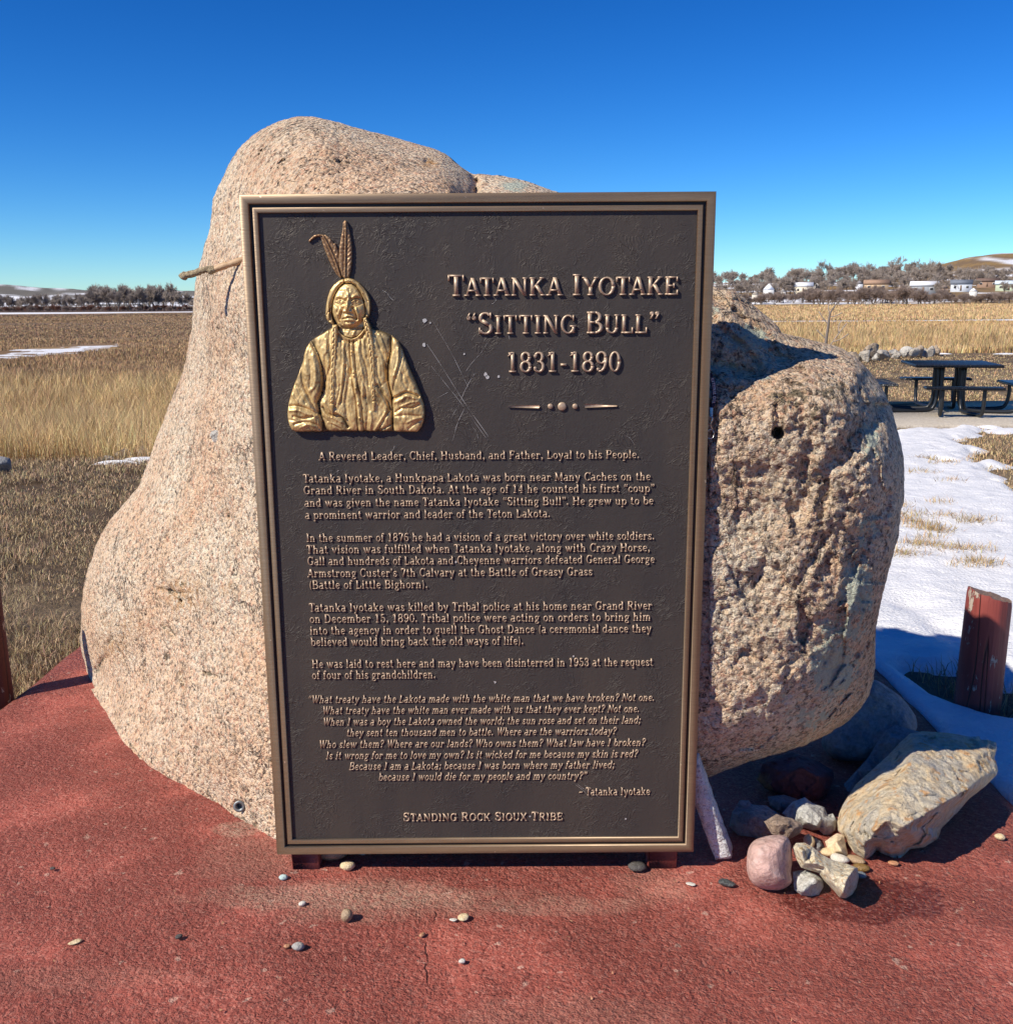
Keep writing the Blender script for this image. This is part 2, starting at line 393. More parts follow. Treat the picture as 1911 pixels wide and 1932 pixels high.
def mat_gold(name, a, b, rough=.38):
    m = NM(name); n = m.noise(26, 6, .62); n2_ = m.noise(110, 4, .6)
    col = m.mix(m.ramp(n.outputs[0], [(.32, 0), (.66, 1)]), a, b)
    col = m.mix(m.ramp(n2_.outputs[0], [(.62, 0), (.75, .6)]), col, tuple(x*.35 for x in a))
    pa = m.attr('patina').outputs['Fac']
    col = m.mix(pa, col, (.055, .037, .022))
    return m.out(col, rough, m.bump(n2_.outputs[0], .0005), .4)

# ------------------------------------------------------------------ terrain
def terrain_z(x, y):
    x = np.asarray(x, float); y = np.asarray(y, float)
    q = x/np.maximum(y, 1.)
    edge = np.where(x < 0, 10.0+.35*np.sin(x*1.1)-.12*(x+4.5), 30.5+.6*np.sin(x*.6))
    z = -.06-.5*sstep(0, 3.0, y-edge)
    s = sstep(.10, .22, q)
    hill = np.interp(y, [0, 200, 300, 520, 700, 3000], [0, 0, 1.0, 11.3, 12.5, 12.5])
    big = 21*sstep(.32, .48, q)*sstep(520, 760, y)*(1+.10*n2(x, y, .02, 5))
    z = z+s*(hill+big)
    far = sstep(820, 1350, y)*(19+7*n2(x, y, .004, 9)+6*sstep(-.33, -.52, q)+3*n2(x, y, .02, 3))*(1-s*.5)
    return z+far*(x < 500)
def terrain_col(x, y):
    n = len(x); q = x/np.maximum(y, 1.); z = terrain_z(x, y)
    a = n2(x, y, 1.2, 1); b = n2(x*.12, y, .55, 2); c = n2(x*.06, y, .11, 4); e = n2(x, y, .35, 8)
    soil = np.array([.115, .078, .046]); straw = np.array([.26, .195, .12]); gold = np.array([.36, .235, .095])
    marsh = np.array([.24, .155, .085]); grey = np.array([.19, .15, .125]); red = np.array([.10, .048, .032])
    mixf = lambda A, B, t: A*(1-t[:, None])+B*t[:, None]
    col = mixf(np.tile(soil, (n, 1)), np.tile(straw, (n, 1)), sstep(-.5, .9, a+.6*e)*.75)
    left = x < 0; edge = np.where(left, 10.2, 31.)
    fld = sstep(0, 2, y-edge)
    L = mixf(np.tile(marsh, (n, 1)), np.tile(gold, (n, 1)), sstep(-.5, .9, b+1.1*c)*.75)
    L = mixf(L, np.tile(grey, (n, 1)), sstep(55, 75, y+12*c)*(1-sstep(110, 150, y+25*c))*.4)
    L = mixf(L, np.tile(red, (n, 1)), sstep(.25, .9, c+.3*b)*.5)
    L = mixf(L, np.tile(red, (n, 1)), sstep(170, 210, y)*(1-sstep(236, 246, y))*.7)
    Rr = mixf(np.tile(gold*.95, (n, 1)), np.tile(np.array([.42, .30, .15]), (n, 1)), sstep(-.6, .8, b+.5*c)*.7)
    Rr = mixf(Rr, np.tile(marsh, (n, 1)), sstep(.3, 1., c)*.5)
    col = mixf(col, np.where(left[:, None], L, Rr), fld)
    snow = np.array([.80, .82, .86])
    bank = np.exp(-((y-103-.04*x)/2.6)**2)*(x > 0)*.8
    col = mixf(col, np.tile(np.array([.09, .06, .04]), (n, 1)), np.clip(np.exp(-((y-110-.04*x)/3.5)**2)*(x > 0)*.9, 0, 1))
    sn = sstep(.15, .4, bank+.35*n2(x*.25, y, .3, 21)*bank*3)*(bank > .05)
    # left: snow bands
    lb = np.exp(-((y-43-91*(q+.5))/3.2)**2)*left*(1-sstep(-.395, -.375, q))
    sn = np.maximum(sn, sstep(.56, .64, lb-.1+.9*n2(x*.45, y*1.5, 1.0, 22)*(lb > .06)))
    river = sstep(246, 256, y+8*n2(x, y, .01, 23))*(1-sstep(296, 306, y+8*n2(x, y, .012, 24)))*left
    sn = np.maximum(sn, river*sstep(-.75, -.35, n2(x*.2, y, .03, 27)))
    # hillside
    hz = (q > .1)*sstep(285, 300, y)
    col = mixf(col, mixf(np.tile(np.array([.20, .135, .075]), (n, 1)), np.tile(gold*.8, (n, 1)), sstep(-.4, .8, e+c)), hz)
    sn = np.maximum(sn, hz*sstep(.15, .5, n2(x*.35, y, .06, 31, 4)+.25*sstep(300, 330, y)*(1-sstep(340, 360, y))-.1))
    bh = sstep(.36, .44, q)*sstep(600, 640, y); tv = n2(x*.3, y*.5+z, .05, 33, 4)
    sn = np.maximum(sn*(1-bh), bh*np.maximum(sstep(.0, .35, tv+.5*sstep(20, 32, z)-.28), 0))
    wood = left*sstep(306, 316, y)*(1-sstep(820, 860, y)); col = mixf(col, np.tile(np.array([.10, .065, .05]), (n, 1)), wood)
    farl = sstep(840, 900, y)*left
    col = mixf(col, np.tile(np.array([.16, .15, .13]), (n, 1)), farl)
    sn = np.where(farl > .5, sstep(.22, .45, n2(x*.9, y, .012, 41, 4)-.03*(z-14)+.35*sstep(-.36, -.50, q)-.22), sn)
    return mixf(col, np.tile(snow, (n, 1)), np.clip(sn, 0, 1))
af = np.concatenate([np.linspace(-42, 42, 640), np.linspace(46, 318-4, 60)])*math.pi/180
rr = np.concatenate([[0.3], np.geomspace(1.0, 2600, 620)])
A, RR = np.meshgrid(af, rr); TX = (RR*np.sin(A)).ravel(); TY = (RR*np.cos(A)).ravel()
na, nr = len(af), len(rr); I = np.arange(na*nr).reshape(nr, na); J = np.roll(I, -1, 1)
TQ = np.stack([I[:-1], J[:-1], J[1:], I[1:]], -1).reshape(-1, 4)
TZ = terrain_z(TX, TY)+.02*n2(TX, TY, .8, 6)*(RR.ravel() > 3)
padmask = (TX > PADX0-.05) & (TX < PADX1+.05) & (TY > PADY0-.05) & (TY < PADY1+.05)
TZ = np.where(padmask, np.minimum(TZ, -.09), TZ)
M_terr = mat_attr('dry_prairie_ground', noise=(14, .62, 1.2), bump=(26, .03))
tag(mesh_np('ground', np.stack([TX, TY, TZ], 1), [TQ], M_terr, smooth=True, attrs={'col': terrain_col(TX, TY)}), kind='structure')

# ------------------------------------------------------------------ red pad
gx = np.linspace(PADX0, PADX1, 90); gy = np.linspace(PADY0, PADY1, 240); GX, GY = np.meshgrid(gx, gy)
GZ = .004*n2(GX.ravel(), GY.ravel(), 1.5, 12)-.004
ex = np.minimum(np.minimum(GX-PADX0, PADX1-GX), np.minimum(GY-PADY0, PADY1-GY)).ravel()
wob = .007*n2(GX.ravel(), GY.ravel(), 9, 13)
VX = GX.ravel()+np.where(ex < 1e-6, wob, 0); GZ = GZ-np.where(ex < 1e-6, .012, 0)
I = np.arange(GX.size).reshape(GX.shape); Q = np.stack([I[:-1, :-1], I[:-1, 1:], I[1:, 1:], I[1:, :-1]], -1).reshape(-1, 4)
rim = np.concatenate([I[0, :], I[1:, -1], I[-1, -2::-1], I[-2:0:-1, 0]]); PV = np.stack([VX, GY.ravel(), GZ], 1)
low = PV[rim].copy(); low[:, 2] = -.16; k = len(rim); lo = np.arange(k)+len(PV)
S = np.stack([rim, lo, np.roll(lo, -1), np.roll(rim, -1)], 1)
M_pad = mat_pad()
tag(mesh_np('concrete_pad', np.vstack([PV, low]), [Q, S], M_pad, smooth=True), kind='structure')

# ------------------------------------------------------------------ boulder
YP = 2.53                                    # front plane of the plaque
B_OUT = [(165, 1275), (152, 1210), (156, 1130), (163, 1090), (172, 1060), (195, 1000), (225, 960), (262, 915), (290, 840), (318, 770), (345, 700),
 (358, 640), (365, 580), (370, 530), (385, 470), (398, 420), (402, 380), (418, 340), (440, 295), (470, 262), (500, 240), (540, 224), (570, 219), (620, 226), (680, 243),
 (740, 258), (800, 275), (840, 290), (870, 315), (893, 329), (905, 328), (940, 331), (990, 341), (1050, 362), (1150, 400), (1250, 460), (1320, 520), (1345, 541),
 (1385, 548), (1430, 583), (1462, 610), (1472, 624), (1478, 629), (1530, 642), (1590, 658), (1640, 700), (1670, 745), (1690, 800), (1703, 860), (1705, 920), (1698, 980),
 (1690, 1030), (1670, 1100), (1652, 1180), (1650, 1250), (1640, 1310), (1610, 1350), (1560, 1385), (1500, 1412), (1440, 1430), (1390, 1445), (1340, 1466), (1300, 1480),
 (1180, 1580), (1000, 1660), (700, 1700), (500, 1680), (340, 1590), (215, 1470), (170, 1360)]
B_Y = [(155, 1270, 4.05), (152, 1150, 4.0), (175, 1050, 3.95), (225, 960, 3.9), (290, 850, 3.8), (345, 690, 3.7), (365, 580, 3.6), (400, 380, 3.5), (460, 270, 3.42), (560, 220, 3.35),
 (750, 265, 3.35), (895, 330, 3.32), (1050, 362, 3.35), (195, 1340, 3.72), (240, 1400, 3.4), (300, 1450, 3.18), (400, 1505, 2.97), (450, 1540, 2.86), (510, 1570, 2.75), (600, 1660, 2.68), (340, 1590, 3.1), (215, 1470, 3.4), (800, 1680, 2.68),
 (200, 1200, 3.72), (260, 1150, 3.5), (300, 1220, 3.38), (400, 1300, 3.0), (480, 1400, 2.78), (420, 1420, 2.90), (400, 1000, 3.2), (300, 980, 3.52), (480, 1000, 2.93), (430, 800, 3.15), (470, 600, 3.0), (420, 560, 3.2), (500, 430, 3.02), (600, 330, 2.98), (750, 340, 2.95), (850, 350, 3.0), (890, 362, 3.14), (950, 362, 3.12), (1040, 372, 3.12),
 (600, 600, 2.85), (600, 1000, 2.72), (600, 1400, 2.62), (900, 600, 2.78), (900, 1000, 2.62), (900, 1400, 2.58), (1150, 500, 2.9), (1200, 800, 2.65), (1250, 1100, 2.57),
 (1340, 760, 2.570), (1340, 900, 2.562), (1335, 1100, 2.555), (1330, 1300, 2.560), (1450, 900, 2.555), (1450, 1150, 2.55), (1550, 900, 2.548), (1550, 1100, 2.548), (1640, 880, 2.575), (1690, 880, 2.65), (1640, 1050, 2.60), (1600, 1200, 2.59), (1640, 1300, 2.68), (1450, 1330, 2.570), (1500, 1412, 2.60), (1320, 1465, 2.60), (1560, 1300, 2.62),
 (1380, 745, 2.585), (1470, 722, 2.60), (1550, 705, 2.64), (1620, 700, 2.72), (1390, 690, 2.68), (1470, 685, 2.72), (1560, 680, 2.77), (1350, 640, 2.69), (1420, 630, 2.74), (1345, 580, 2.78), (1385, 562, 2.84), (1345, 541, 2.90), (1430, 588, 2.86), (1470, 640, 2.79), (1530, 650, 2.82), (1590, 662, 2.83), (1460, 612, 2.85), (1640, 705, 2.80)]
def rbf(ctrl, P):
    c = np.array(ctrl, float); p = c[:, :2]/1000; y = c[:, 2]
    phi = lambda r: r**2*np.log(r+1e-6)
    K = phi(np.linalg.norm(p[:, None]-p[None], axis=2))+np.eye(len(p))*2e-4
    A = np.block([[K, np.c_[np.ones(len(p)), p]], [np.r_[[np.ones(len(p))], p.T], np.zeros((3, 3))]])
    w = np.linalg.solve(A, np.r_[y, 0, 0, 0]); q = P/1000; o = np.zeros(len(q))
    for i in range(0, len(q), 20000):
        s = q[i:i+20000]; o[i:i+20000] = phi(np.linalg.norm(s[:, None]-p[None], axis=2)) @ w[:len(p)]+w[-3]+s @ w[-2:]
    return o
poly = closed_path(B_OUT, 3)
P, Q, Bd, d = region(poly, 3.2)
wn_ = 3.5*vnoise(np.c_[P/22., np.zeros(len(P))], 3)+2.0*vnoise(np.c_[P/8., np.zeros(len(P))], 4)
P = P+(np.where(d < 1e-6, 1., 0)*wn_*.35)[:, None]
Yb = rbf(B_Y, P)
r = np.interp(P[:, 0], [150, 420, 900, 1300, 1500, 1720], [70, 70, 60, 60, 75, 75])
r = np.where((P[:, 0] > 1250) & (P[:, 1] > 1100), 60+90*sstep(1100, 1350, P[:, 1]), r)
r = np.where((P[:, 0] < 620) & (P[:, 1] > 1300), 45, r)
r = np.where((P[:, 0] > 1300) & (P[:, 1] < 760), 30, r)
t = 1-np.clip(d/r, 0, 1); amp = r*Yb/F*1.05
amp = np.where((P[:, 0] < 620) & (P[:, 1] > 1300), .02, amp)
Yf = Yb+amp*(1-np.sqrt(np.clip(1-t*t, 0, 1)))
W0 = EYE+ray(P[:, 0], P[:, 1])*(Yf/ray(P[:, 0], P[:, 1])[:, 1])[:, None]
rough = sstep(1250, 1420, P[:, 0])*(1-.75*sstep(1230, 1400, P[:, 1]))*(1-.6*sstep(1620, 1690, P[:, 0]))
rough = np.maximum(rough, .32+.2*sstep(420, 250, P[:, 1]))
ch = n2(P[:, 0], P[:, 1], 1/150., 3)
dY = (.022-.012*rough)*fbm(W0*2.2, 3, 1)+(.007+.001*rough)*fbm(W0*9, 4, 2)+(.0025+.0025*rough)*fbm(W0*30, 3, 5)+(.0012+.0035*rough)*fbm(W0*85, 2, 8)
jit = .018*np.stack([vnoise(W0*14, 41), vnoise(W0*14, 42), vnoise(W0*14, 43)], 1)
dY = dY+(.004+.016*rough)*facets((W0+jit)*np.array([9., 9., 6.5]), 3, .8)+(.0015+.006*rough)*facets((W0+jit*.6)*24, 4, .9)
# weathered hollows and ledges on the right face
def groove(path, w, depth):
    dd, _, _, _ = seg_dist(P[:, 0], P[:, 1], np.array(path, float)); return depth*np.exp(-(dd/w)**2)
for path, w, dep in (([(1500, 770), (1530, 840), (1510, 900)], 16, .025), ([(1630, 800), (1560, 880), (1500, 960)], 14, .022), ([(1660, 760), (1640, 830), (1590, 870)], 12, .02),
  ([(1680, 930), (1640, 1010), (1600, 1090), (1580, 1180)], 12, .018), ([(1560, 1010), (1530, 1060), (1500, 1110)], 8, .016), ([(1440, 1060), (1420, 1110)], 6, .012), ([(1530, 1180), (1490, 1260)], 9, .012),
  ([(1345, 560), (1400, 600), (1440, 640)], 10, .03), ([(1350, 690), (1420, 700)], 9, .02), ([(1395, 880), (1390, 990)], 5, .006),
  ([(1345, 610), (1400, 650), (1440, 700)], 6, .02), ([(893, 329), (900, 345), (895, 366)], 7, .10), ([(805, 306), (815, 310)], 7, .03),
  ([(325, 1112), (345, 1135)], 5, .02), ([(300, 1110), (330, 1118), (352, 1120)], 4, .014), ([(312, 1180), (330, 1200)], 5, .012), ([(390, 1270), (410, 1278)], 4, .014), ([(342, 1270), (350, 1300)], 4, .012),
  ([(185, 1265), (196, 1245), (203, 1240)], 5, .03), ([(205, 1215), (215, 1202)], 3, .015), ([(193, 1168), (202, 1160)], 4, .015), ([(330, 830), (345, 700)], 5, .008), ([(440, 1060), (450, 1090)], 4, .01), ([(360, 860), (355, 900)], 3, .008), ([(430, 960), (445, 1010), (440, 1040)], 3.5, .008), ([(560, 245), (540, 330)], 8, .008), ([(700, 280), (740, 330)], 7, .01), ([(640, 250), (650, 340)], 8, .008)):
    dY = dY+(1.9 if path[0][0] < 700 else 1.)*groove(path, w, dep)*(1+.4*vnoise(np.c_[P/9., np.zeros(len(P))], 6))
drill = np.hypot(P[:, 0]-1467, (P[:, 1]-817)*.92); dY = dY+.10*(1-sstep(8.5, 11.5, drill))
plug = np.hypot(P[:, 0]-408, P[:, 1]-823); dY = dY+.012*(1-sstep(9, 15, plug))
ring = np.hypot(P[:, 0]-452, P[:, 1]-1521); dY = dY+.02*(1-sstep(9, 17, ring))
Yf = Yf+dY*sstep(0, 14, d)+dY*.4*(1-sstep(0, 14, d))
lim = 2.553+.012*(P[:, 0] > 1338); m = (P[:, 0] > 470) & (P[:, 0] < 1338) & (P[:, 1] < 1640)
Yf = np.where(m, np.maximum(Yf, lim+.015), Yf)
lan_ = np.exp(-(((P[:, 0]-1338)/14)**2)-(((P[:, 1]-765)/75)**2)**2); Yf = Yf+np.maximum(2.574-Yf, 0)*np.clip(lan_*1.6, 0, 1)
bd = ray(P[:, 0], P[:, 1]); Wf = EYE+bd*(Yf/bd[:, 1])[:, None]
Tb = .25*np.sqrt(np.clip(1-(1-np.clip(d/330., 0, 1))**2, 0, 1)); Ybk = np.maximum(Yb, Yf)+.02+Tb*(1+.12*ch); Wb = EYE+bd*(Ybk/bd[:, 1])[:, None]
Wb[:, 2] = np.where((Wb[:, 2] < -.35), -.35, Wb[:, 2])
edge = np.unique(Bd); isb = np.zeros(len(P), bool); isb[edge] = True
mapb = np.where(isb, np.arange(len(P)), np.cumsum(~isb)-1+len(P))
VB = np.vstack([Wf, Wb[~isb]]); QB = mapb[Q][:, ::-1]
def spot(u, v, ru, rv, val=1.):
    return val*np.exp(-(((P[:, 0]-u)/ru)**2+((P[:, 1]-v)/rv)**2)**1.3)
lich = np.max([spot(1500, 850, 1, 1, 0)]+[spot(*a) for a in ((1570, 1260, 60, 75, .85), (1615, 1110, 42, 75, .85), (1590, 1190, 60, 40, .7), (1640, 1000, 40, 50, .55), (1640, 830, 30, 60, .65), (1480, 1310, 60, 40, .4), (1530, 1350, 60, 30, .62),
  (1410, 640, 60, 35, .8), (1360, 700, 40, 30, .7), (1450, 680, 60, 30, .62), (1350, 590, 30, 30, .5), (1375, 720, 40, 14, .6), (970, 352, 34, 14, .85), (1440, 712, 40, 10, .5), (255, 1240, 60, 70, .28), (330, 1210, 50, 50, .3), (205, 1160, 14, 40, .4), (720, 275, 20, 12, .4), (590, 285, 16, 12, .35), (1650, 760, 30, 40, .45), (1480, 1445, 40, 10, .4))], axis=0)
moss_shade = np.max([spot(*a) for a in ((1490, 745, 60, 28, .75), (1570, 735, 50, 30, .7), (1540, 790, 40, 50, .62), (1600, 830, 50, 60, .55), (1510, 860, 30, 60, .45), (1590, 960, 60, 60, .45), (1400, 620, 60, 40, .5), (1480, 660, 60, 25, .55), (1350, 560, 40, 20, .45), (1560, 1040, 50, 80, .42), (840, 340, 30, 30, .5), (780, 300, 60, 20, .35), (700, 262, 60, 14, .4), (420, 1500, 30, 20, .35), (345, 1125, 20, 14, .45))], axis=0)
for pth_, w_ in (([(325, 1112), (345, 1135)], 3.5), ([(300, 1110), (330, 1118), (352, 1120)], 2.5), ([(312, 1180), (330, 1200)], 3), ([(390, 1270), (410, 1278)], 3), ([(342, 1270), (350, 1300)], 2.5), ([(185, 1270), (196, 1245), (204, 1238)], 4.5), ([(205, 1215), (216, 1200)], 3), ([(193, 1170), (202, 1160)], 3.5), ([(342, 1106), (350, 1100)], 4), ([(240, 1402), (300, 1452), (400, 1507), (440, 1537), (508, 1570)], 3.)):  # crack and contact lines: dirt, plus groove shade painted into the colour
    wx_ = 5*vnoise(np.c_[P/11., np.zeros(len(P))], 77); wy_ = 5*vnoise(np.c_[P/11., np.zeros(len(P))], 78); moss_shade = np.maximum(moss_shade, .80*np.exp(-(seg_dist(P[:, 0]+wx_, P[:, 1]+wy_, np.array(pth_, float))[0]/w_)**2))
rust = np.max([spot(*a) for a in ((345, 1120, 40, 40, .8), (215, 1220, 25, 25, .75), (205, 1195, 18, 40, .5), (240, 1180, 30, 30, .5), (1420, 880, 60, 40, .25), (430, 1110, 14, 12, .7), (812, 306, 16, 12, 1.))], axis=0)
ext = lambda a: np.concatenate([a, a[~isb]])
M_gran = mat_granite()
boulder = mesh_np('boulder', VB, [Q, QB], M_gran, smooth=True, attrs={'lichen': ext(lich), 'moss': ext(moss_shade), 'rust': ext(rust), 'rough': ext(rough)})
tag(boulder, 'huge pink granite boulder standing on the red pad behind the bronze plaque', 'boulder')
M_steel = mat_plain('dull_steel', (.22, .235, .24), .5, .5, .15)
M_black = mat_plain('dark_hole', (.012, .011, .010), .9)
M_grout = mat_stone('grout', [(.5, .5, .48), (.66, .65, .6), (.22, .21, .2)], 60, .003, 150)
def disc_ring(c, nrm, r0, r1, depth, name, mat, parent, n=24, tube=False):
    nrm = np.array(nrm, float); nrm /= np.linalg.norm(nrm); a = np.cross(nrm, [0, 0, 1.]); a /= np.linalg.norm(a); b = np.cross(nrm, a)
    V = []; 
    for rad, dz in ((r1, 0.), (r1, .004), (r0, .004), (r0, -depth)):
        for k in range(n):
            t = 2*math.pi*k/n; V.append(np.array(c)+rad*(math.cos(t)*a+math.sin(t)*b)+nrm*dz)
    Pq = [[i*n+k, i*n+(k+1) % n, (i+1)*n+(k+1) % n, (i+1)*n+k] for i in range(3) for k in range(n)]
    mb = MB().add(V, Pq); 
    return mb.build(name, mat, parent, True)
def near_surface(u, v):
    return Wf[np.argmin((P[:, 0]-u)**2+(P[:, 1]-v)**2)]
pr = atY(452., 1521., near_surface(452, 1540)[1]-.012)
disc_ring(pr, (.05, -1, .1), .010, .018, .04, 'pipe_sleeve', M_steel, boulder)
pg = atY(408., 823., near_surface(408, 823)[1]-.006)
kk = MB()
gp = [(pg+np.array([.017*math.cos(t)*(1+.2*math.sin(3*t)), -.004, .021*math.sin(t)])) for t in np.linspace(0, 2*math.pi, 15)[:-1]]
kk.add(np.vstack([gp, [pg+np.array([0, -.010, 0])]]), [[k, (k+1) % 14, 14] for k in range(14)]); kk.build('grout_plug', M_grout, boulder, True)
pd_ = atY(1467., 817., near_surface(1490, 817)[1]+.03)
disc_ring(pd_, (0, -1, 0), .011, .0125, .03, 'drill_hole_sleeve', mat_plain('rusty_sleeve', (.10, .08, .06), .6, .5), boulder)

# ------------------------------------------------------------------ plaque
PX0, PX1, PZ0, PZ1 = -.6395, .510, .060, 1.808
plaque = empty('bronze_plaque', ((PX0+PX1)/2, YP, PZ0))
tag(plaque, 'tall dark bronze memorial plaque with raised lettering leaning against the boulder', 'plaque')
PO = np.array([(PX0+PX1)/2, YP, PZ0])
def pmesh(name, V, polys, mat, parent, smooth=False, attrs=None): return mesh_np(name, np.asarray(V)-PO, polys, mat, parent, smooth, attrs)
M_bar = mat_bronze_bar(); M_field = mat_bronze_field(); M_dark = mat_plain('dark_groove', (.05, .042, .036), .5, .6)
prof = [(0, .022), (0, .0015), (.0015, 0), (.0205, 0), (.0220, .0015), (.0225, .009), (.0300, .009), (.0305, .0035), (.0318, .0025), (.0415, .0025), (.0428, .0035), (.0432, .010)]
V = []; 
for ins, dy in prof:
    V += [(PX0+ins, YP+dy, PZ0+ins), (PX1-ins, YP+dy, PZ0+ins), (PX1-ins, YP+dy, PZ1-ins), (PX0+ins, YP+dy, PZ1-ins)]
rows = lambda a, b: [[i*4+k, i*4+(k+1) % 4, (i+1)*4+(k+1) % 4, (i+1)*4+k] for i in range(a, b) for k in range(4)]
frame = pmesh('frame', V, [np.array(rows(0, 5)+rows(6, 11))], M_bar, plaque)
pmesh('groove', V[20:28], [np.array([[k, (k+1) % 4, 4+(k+1) % 4, 4+k] for k in range(4)])], M_dark, frame)
pmesh('back_plate', [(PX0+.001, YP+.0225, PZ0+.001), (PX1-.001, YP+.0225, PZ0+.001), (PX1-.001, YP+.0225, PZ1-.001), (PX0+.001, YP+.0225, PZ1-.001)], [np.array([[0, 1, 2, 3]])], M_dark, plaque)
YF = YP+.0098
nx, nz = 60, 90; GX, GZ = np.meshgrid(np.linspace(PX0+.0432, PX1-.0432, nx), np.linspace(PZ0+.0432, PZ1-.0432, nz)); I = np.arange(nx*nz).reshape(nz, nx)
fieldo = pmesh('panel', np.stack([GX.ravel(), np.full(nx*nz, YF), GZ.ravel()], 1), [np.stack([I[:-1, :-1], I[:-1, 1:], I[1:, 1:], I[1:, :-1]], -1).reshape(-1, 4)], M_field, plaque, True)
# scratches
M_scr = mat_plain('bright_scratch', (.55, .53, .50), .5, .3)
def scratch(a, b, w=.0007, name='scratch'):
    pa, pb = atY(*map(float, a), YF-.0012), atY(*map(float, b), YF-.0012); dd = pb-pa; L = np.linalg.norm(dd); nn = np.array([-dd[2], 0, dd[0]])/L
    pts = [pa+dd*t+nn*.0015*math.sin(7*t+a[0]) for t in np.linspace(0, 1, 14)]; V = []; Qs = []; c = 0
    for i in range(13):
        ww = w*(.15 if random.random() < .3 else random.uniform(.5, 1.1)); V += [pts[i]-nn*ww/2, pts[i]+nn*ww/2]; c += 2
        if i: Qs.append([c-4, c-2, c-1, c-3])
    if c: pmesh(name, V, [np.array(Qs)], M_scr, fieldo)
for a, b, w in (((805, 650), (930, 838), .0010), ((815, 690), (926, 836), .0007), ((722, 547), (745, 568), .0007), ((880, 700), (925, 640), .0006), ((895, 705), (850, 790), .0008), ((875, 770), (850, 838), .0008), ((940, 560), (928, 575), .001), ((815, 600), (890, 740), .0006), ((620, 905), (640, 885), .001), ((845, 740), (720, 815), .0005), ((962, 640), (958, 600), .0006), ((1050, 900), (1064, 915), .0007), ((735, 860), (745, 840), .0008), ((1086, 1480), (1120, 1510), .0006), ((1090, 1480), (1135, 1508), .0006), ((1100, 1480), (1130, 1500), .0006), ((1180, 820), (1200, 840), .0005), ((890, 800), (905, 830), .0006)):
    scratch(a, b, w)
def fleck(u, v, r):
    c = atY(float(u), float(v), YF-.0014); k = 7; a = np.linspace(0, 2*math.pi, k+1)[:-1]
    pmesh('paint_fleck', np.array([c+np.array([math.cos(t)*r*random.uniform(.5, 1.2), 0, math.sin(t)*r*random.uniform(.5, 1.2)]) for t in a]), [np.array([list(range(k))])], M_scr, fieldo)
for u, v, r in ((801, 605, .006), (812, 609, .003), (800, 651, .006), (916, 706, .007), (919, 711, .006), (941, 711, .004), (876, 668, .003), (1113, 1385, .003), (888, 1409, .003), (934, 1287, .004), (1082, 1238, .003), (860, 1060, .004), (640, 560, .004), (1000, 1540, .003), (1180, 1545, .003)): fleck(u, v, r)

# legs under the plaque
M_leg = mat_plain('red_painted_steel', (.20, .045, .035), .42, 0, .2, 30, .001, 120)
for u0, u1, lab in ((550, 602, 'red steel foot under the left end of the plaque'), (1222, 1277, 'red steel foot under the right end of the plaque')):
    c0, c1 = atY(float(u0), 1625., 2.556), atY(float(u1), 1625., 2.556)
    mb = MB(); mb.box(((c0[0]+c1[0])/2, 2.556+.036, .026), (c1[0]-c0[0], .072, .070), bev=.004)
    lg = mb.build('leg', M_leg, plaque); lg.data.transform(Matrix.Translation(Vector(-PO))); 
    lg['label'] = lab

# ------------------------------------------------------------------ lettering: a slab serif drawn with strokes
# L x0 y0 x1 y1 w : straight stroke;  F x y hw [t] : flat serif;  A cx cy rx ry a0 a1 [thick thin] : arc;  O x y r : dot;  P pts.. : polyline (w)
TK, TN, SF = .165, .085, .075
def V_(x, y0, y1, w=TK): return ('L', x, y0, x, y1, w)
def stem(x, y0, y1, hw=.155, b=True, t=True, w=TK):
    r = [V_(x, y0, y1, w)]
    if b: r.append(('F', x, y0, hw))
    if t: r.append(('F', x, y1-SF, hw))
    return r
def Hh(x0, x1, y, w=TN): return ('L', x0, y, x1, y, w)
G = {}
def gl(c, w, *parts):
    L = []
    for p in parts: L += p if isinstance(p, list) else [p]
    G[c] = (w, L)
X_ = .66
gl('A', .80, ('L', .12, 0, .39, 1., TN+.01), ('L', .40, 1., .68, 0, TK), Hh(.20, .58, .30), ('F', .12, 0, .13), ('F', .68, 0, .14))
gl('B', .76, stem(.17, 0, 1, .13), ('A', .40, .75, .22, .215, -90, 90), ('A', .41, .27, .27, .235, -90, 90), Hh(.17, .41, .965), Hh(.17, .42, .52), Hh(.17, .42, .035))
gl('C', .76, ('A', .42, .5, .31, .475, 42, 318), V_(.69, .68, .99, .07), ('L', .66, .80, .69, .95, .07))
gl('D', .82, stem(.17, 0, 1, .13), ('A', .38, .5, .33, .465, -90, 90), Hh(.17, .40, .965), Hh(.17, .40, .035))
gl('E', .72, stem(.17, 0, 1, .13), Hh(.17, .62, .965), Hh(.17, .64, .035), Hh(.17, .46, .51), V_(.61, .74, 1., .07), V_(.63, 0, .28, .07), V_(.46, .38, .64, .065))
gl('F', .68, stem(.17, 0, 1, .15), Hh(.17, .60, .965), Hh(.17, .45, .50), V_(.59, .72, 1., .07), V_(.45, .37, .63, .065))
gl('G', .84, ('A', .42, .5, .31, .475, 42, 335), V_(.68, .68, .99, .07), V_(.68, .04, .42, .13), ('F', .66, .36, .16))
gl('H', .88, stem(.18, 0, 1), stem(.70, 0, 1), Hh(.18, .70, .51))
gl('I', .40, stem(.20, 0, 1, .16))
gl('K', .84, stem(.18, 0, 1, .14), ('L', .22, .40, .64, .97, TN+.01), ('L', .36, .58, .68, .02, TK), ('F', .64, .93, .12), ('F', .69, 0, .13))
gl('L', .68, stem(.17, 0, 1, .14), Hh(.17, .61, .035), V_(.60, 0, .32, .07))
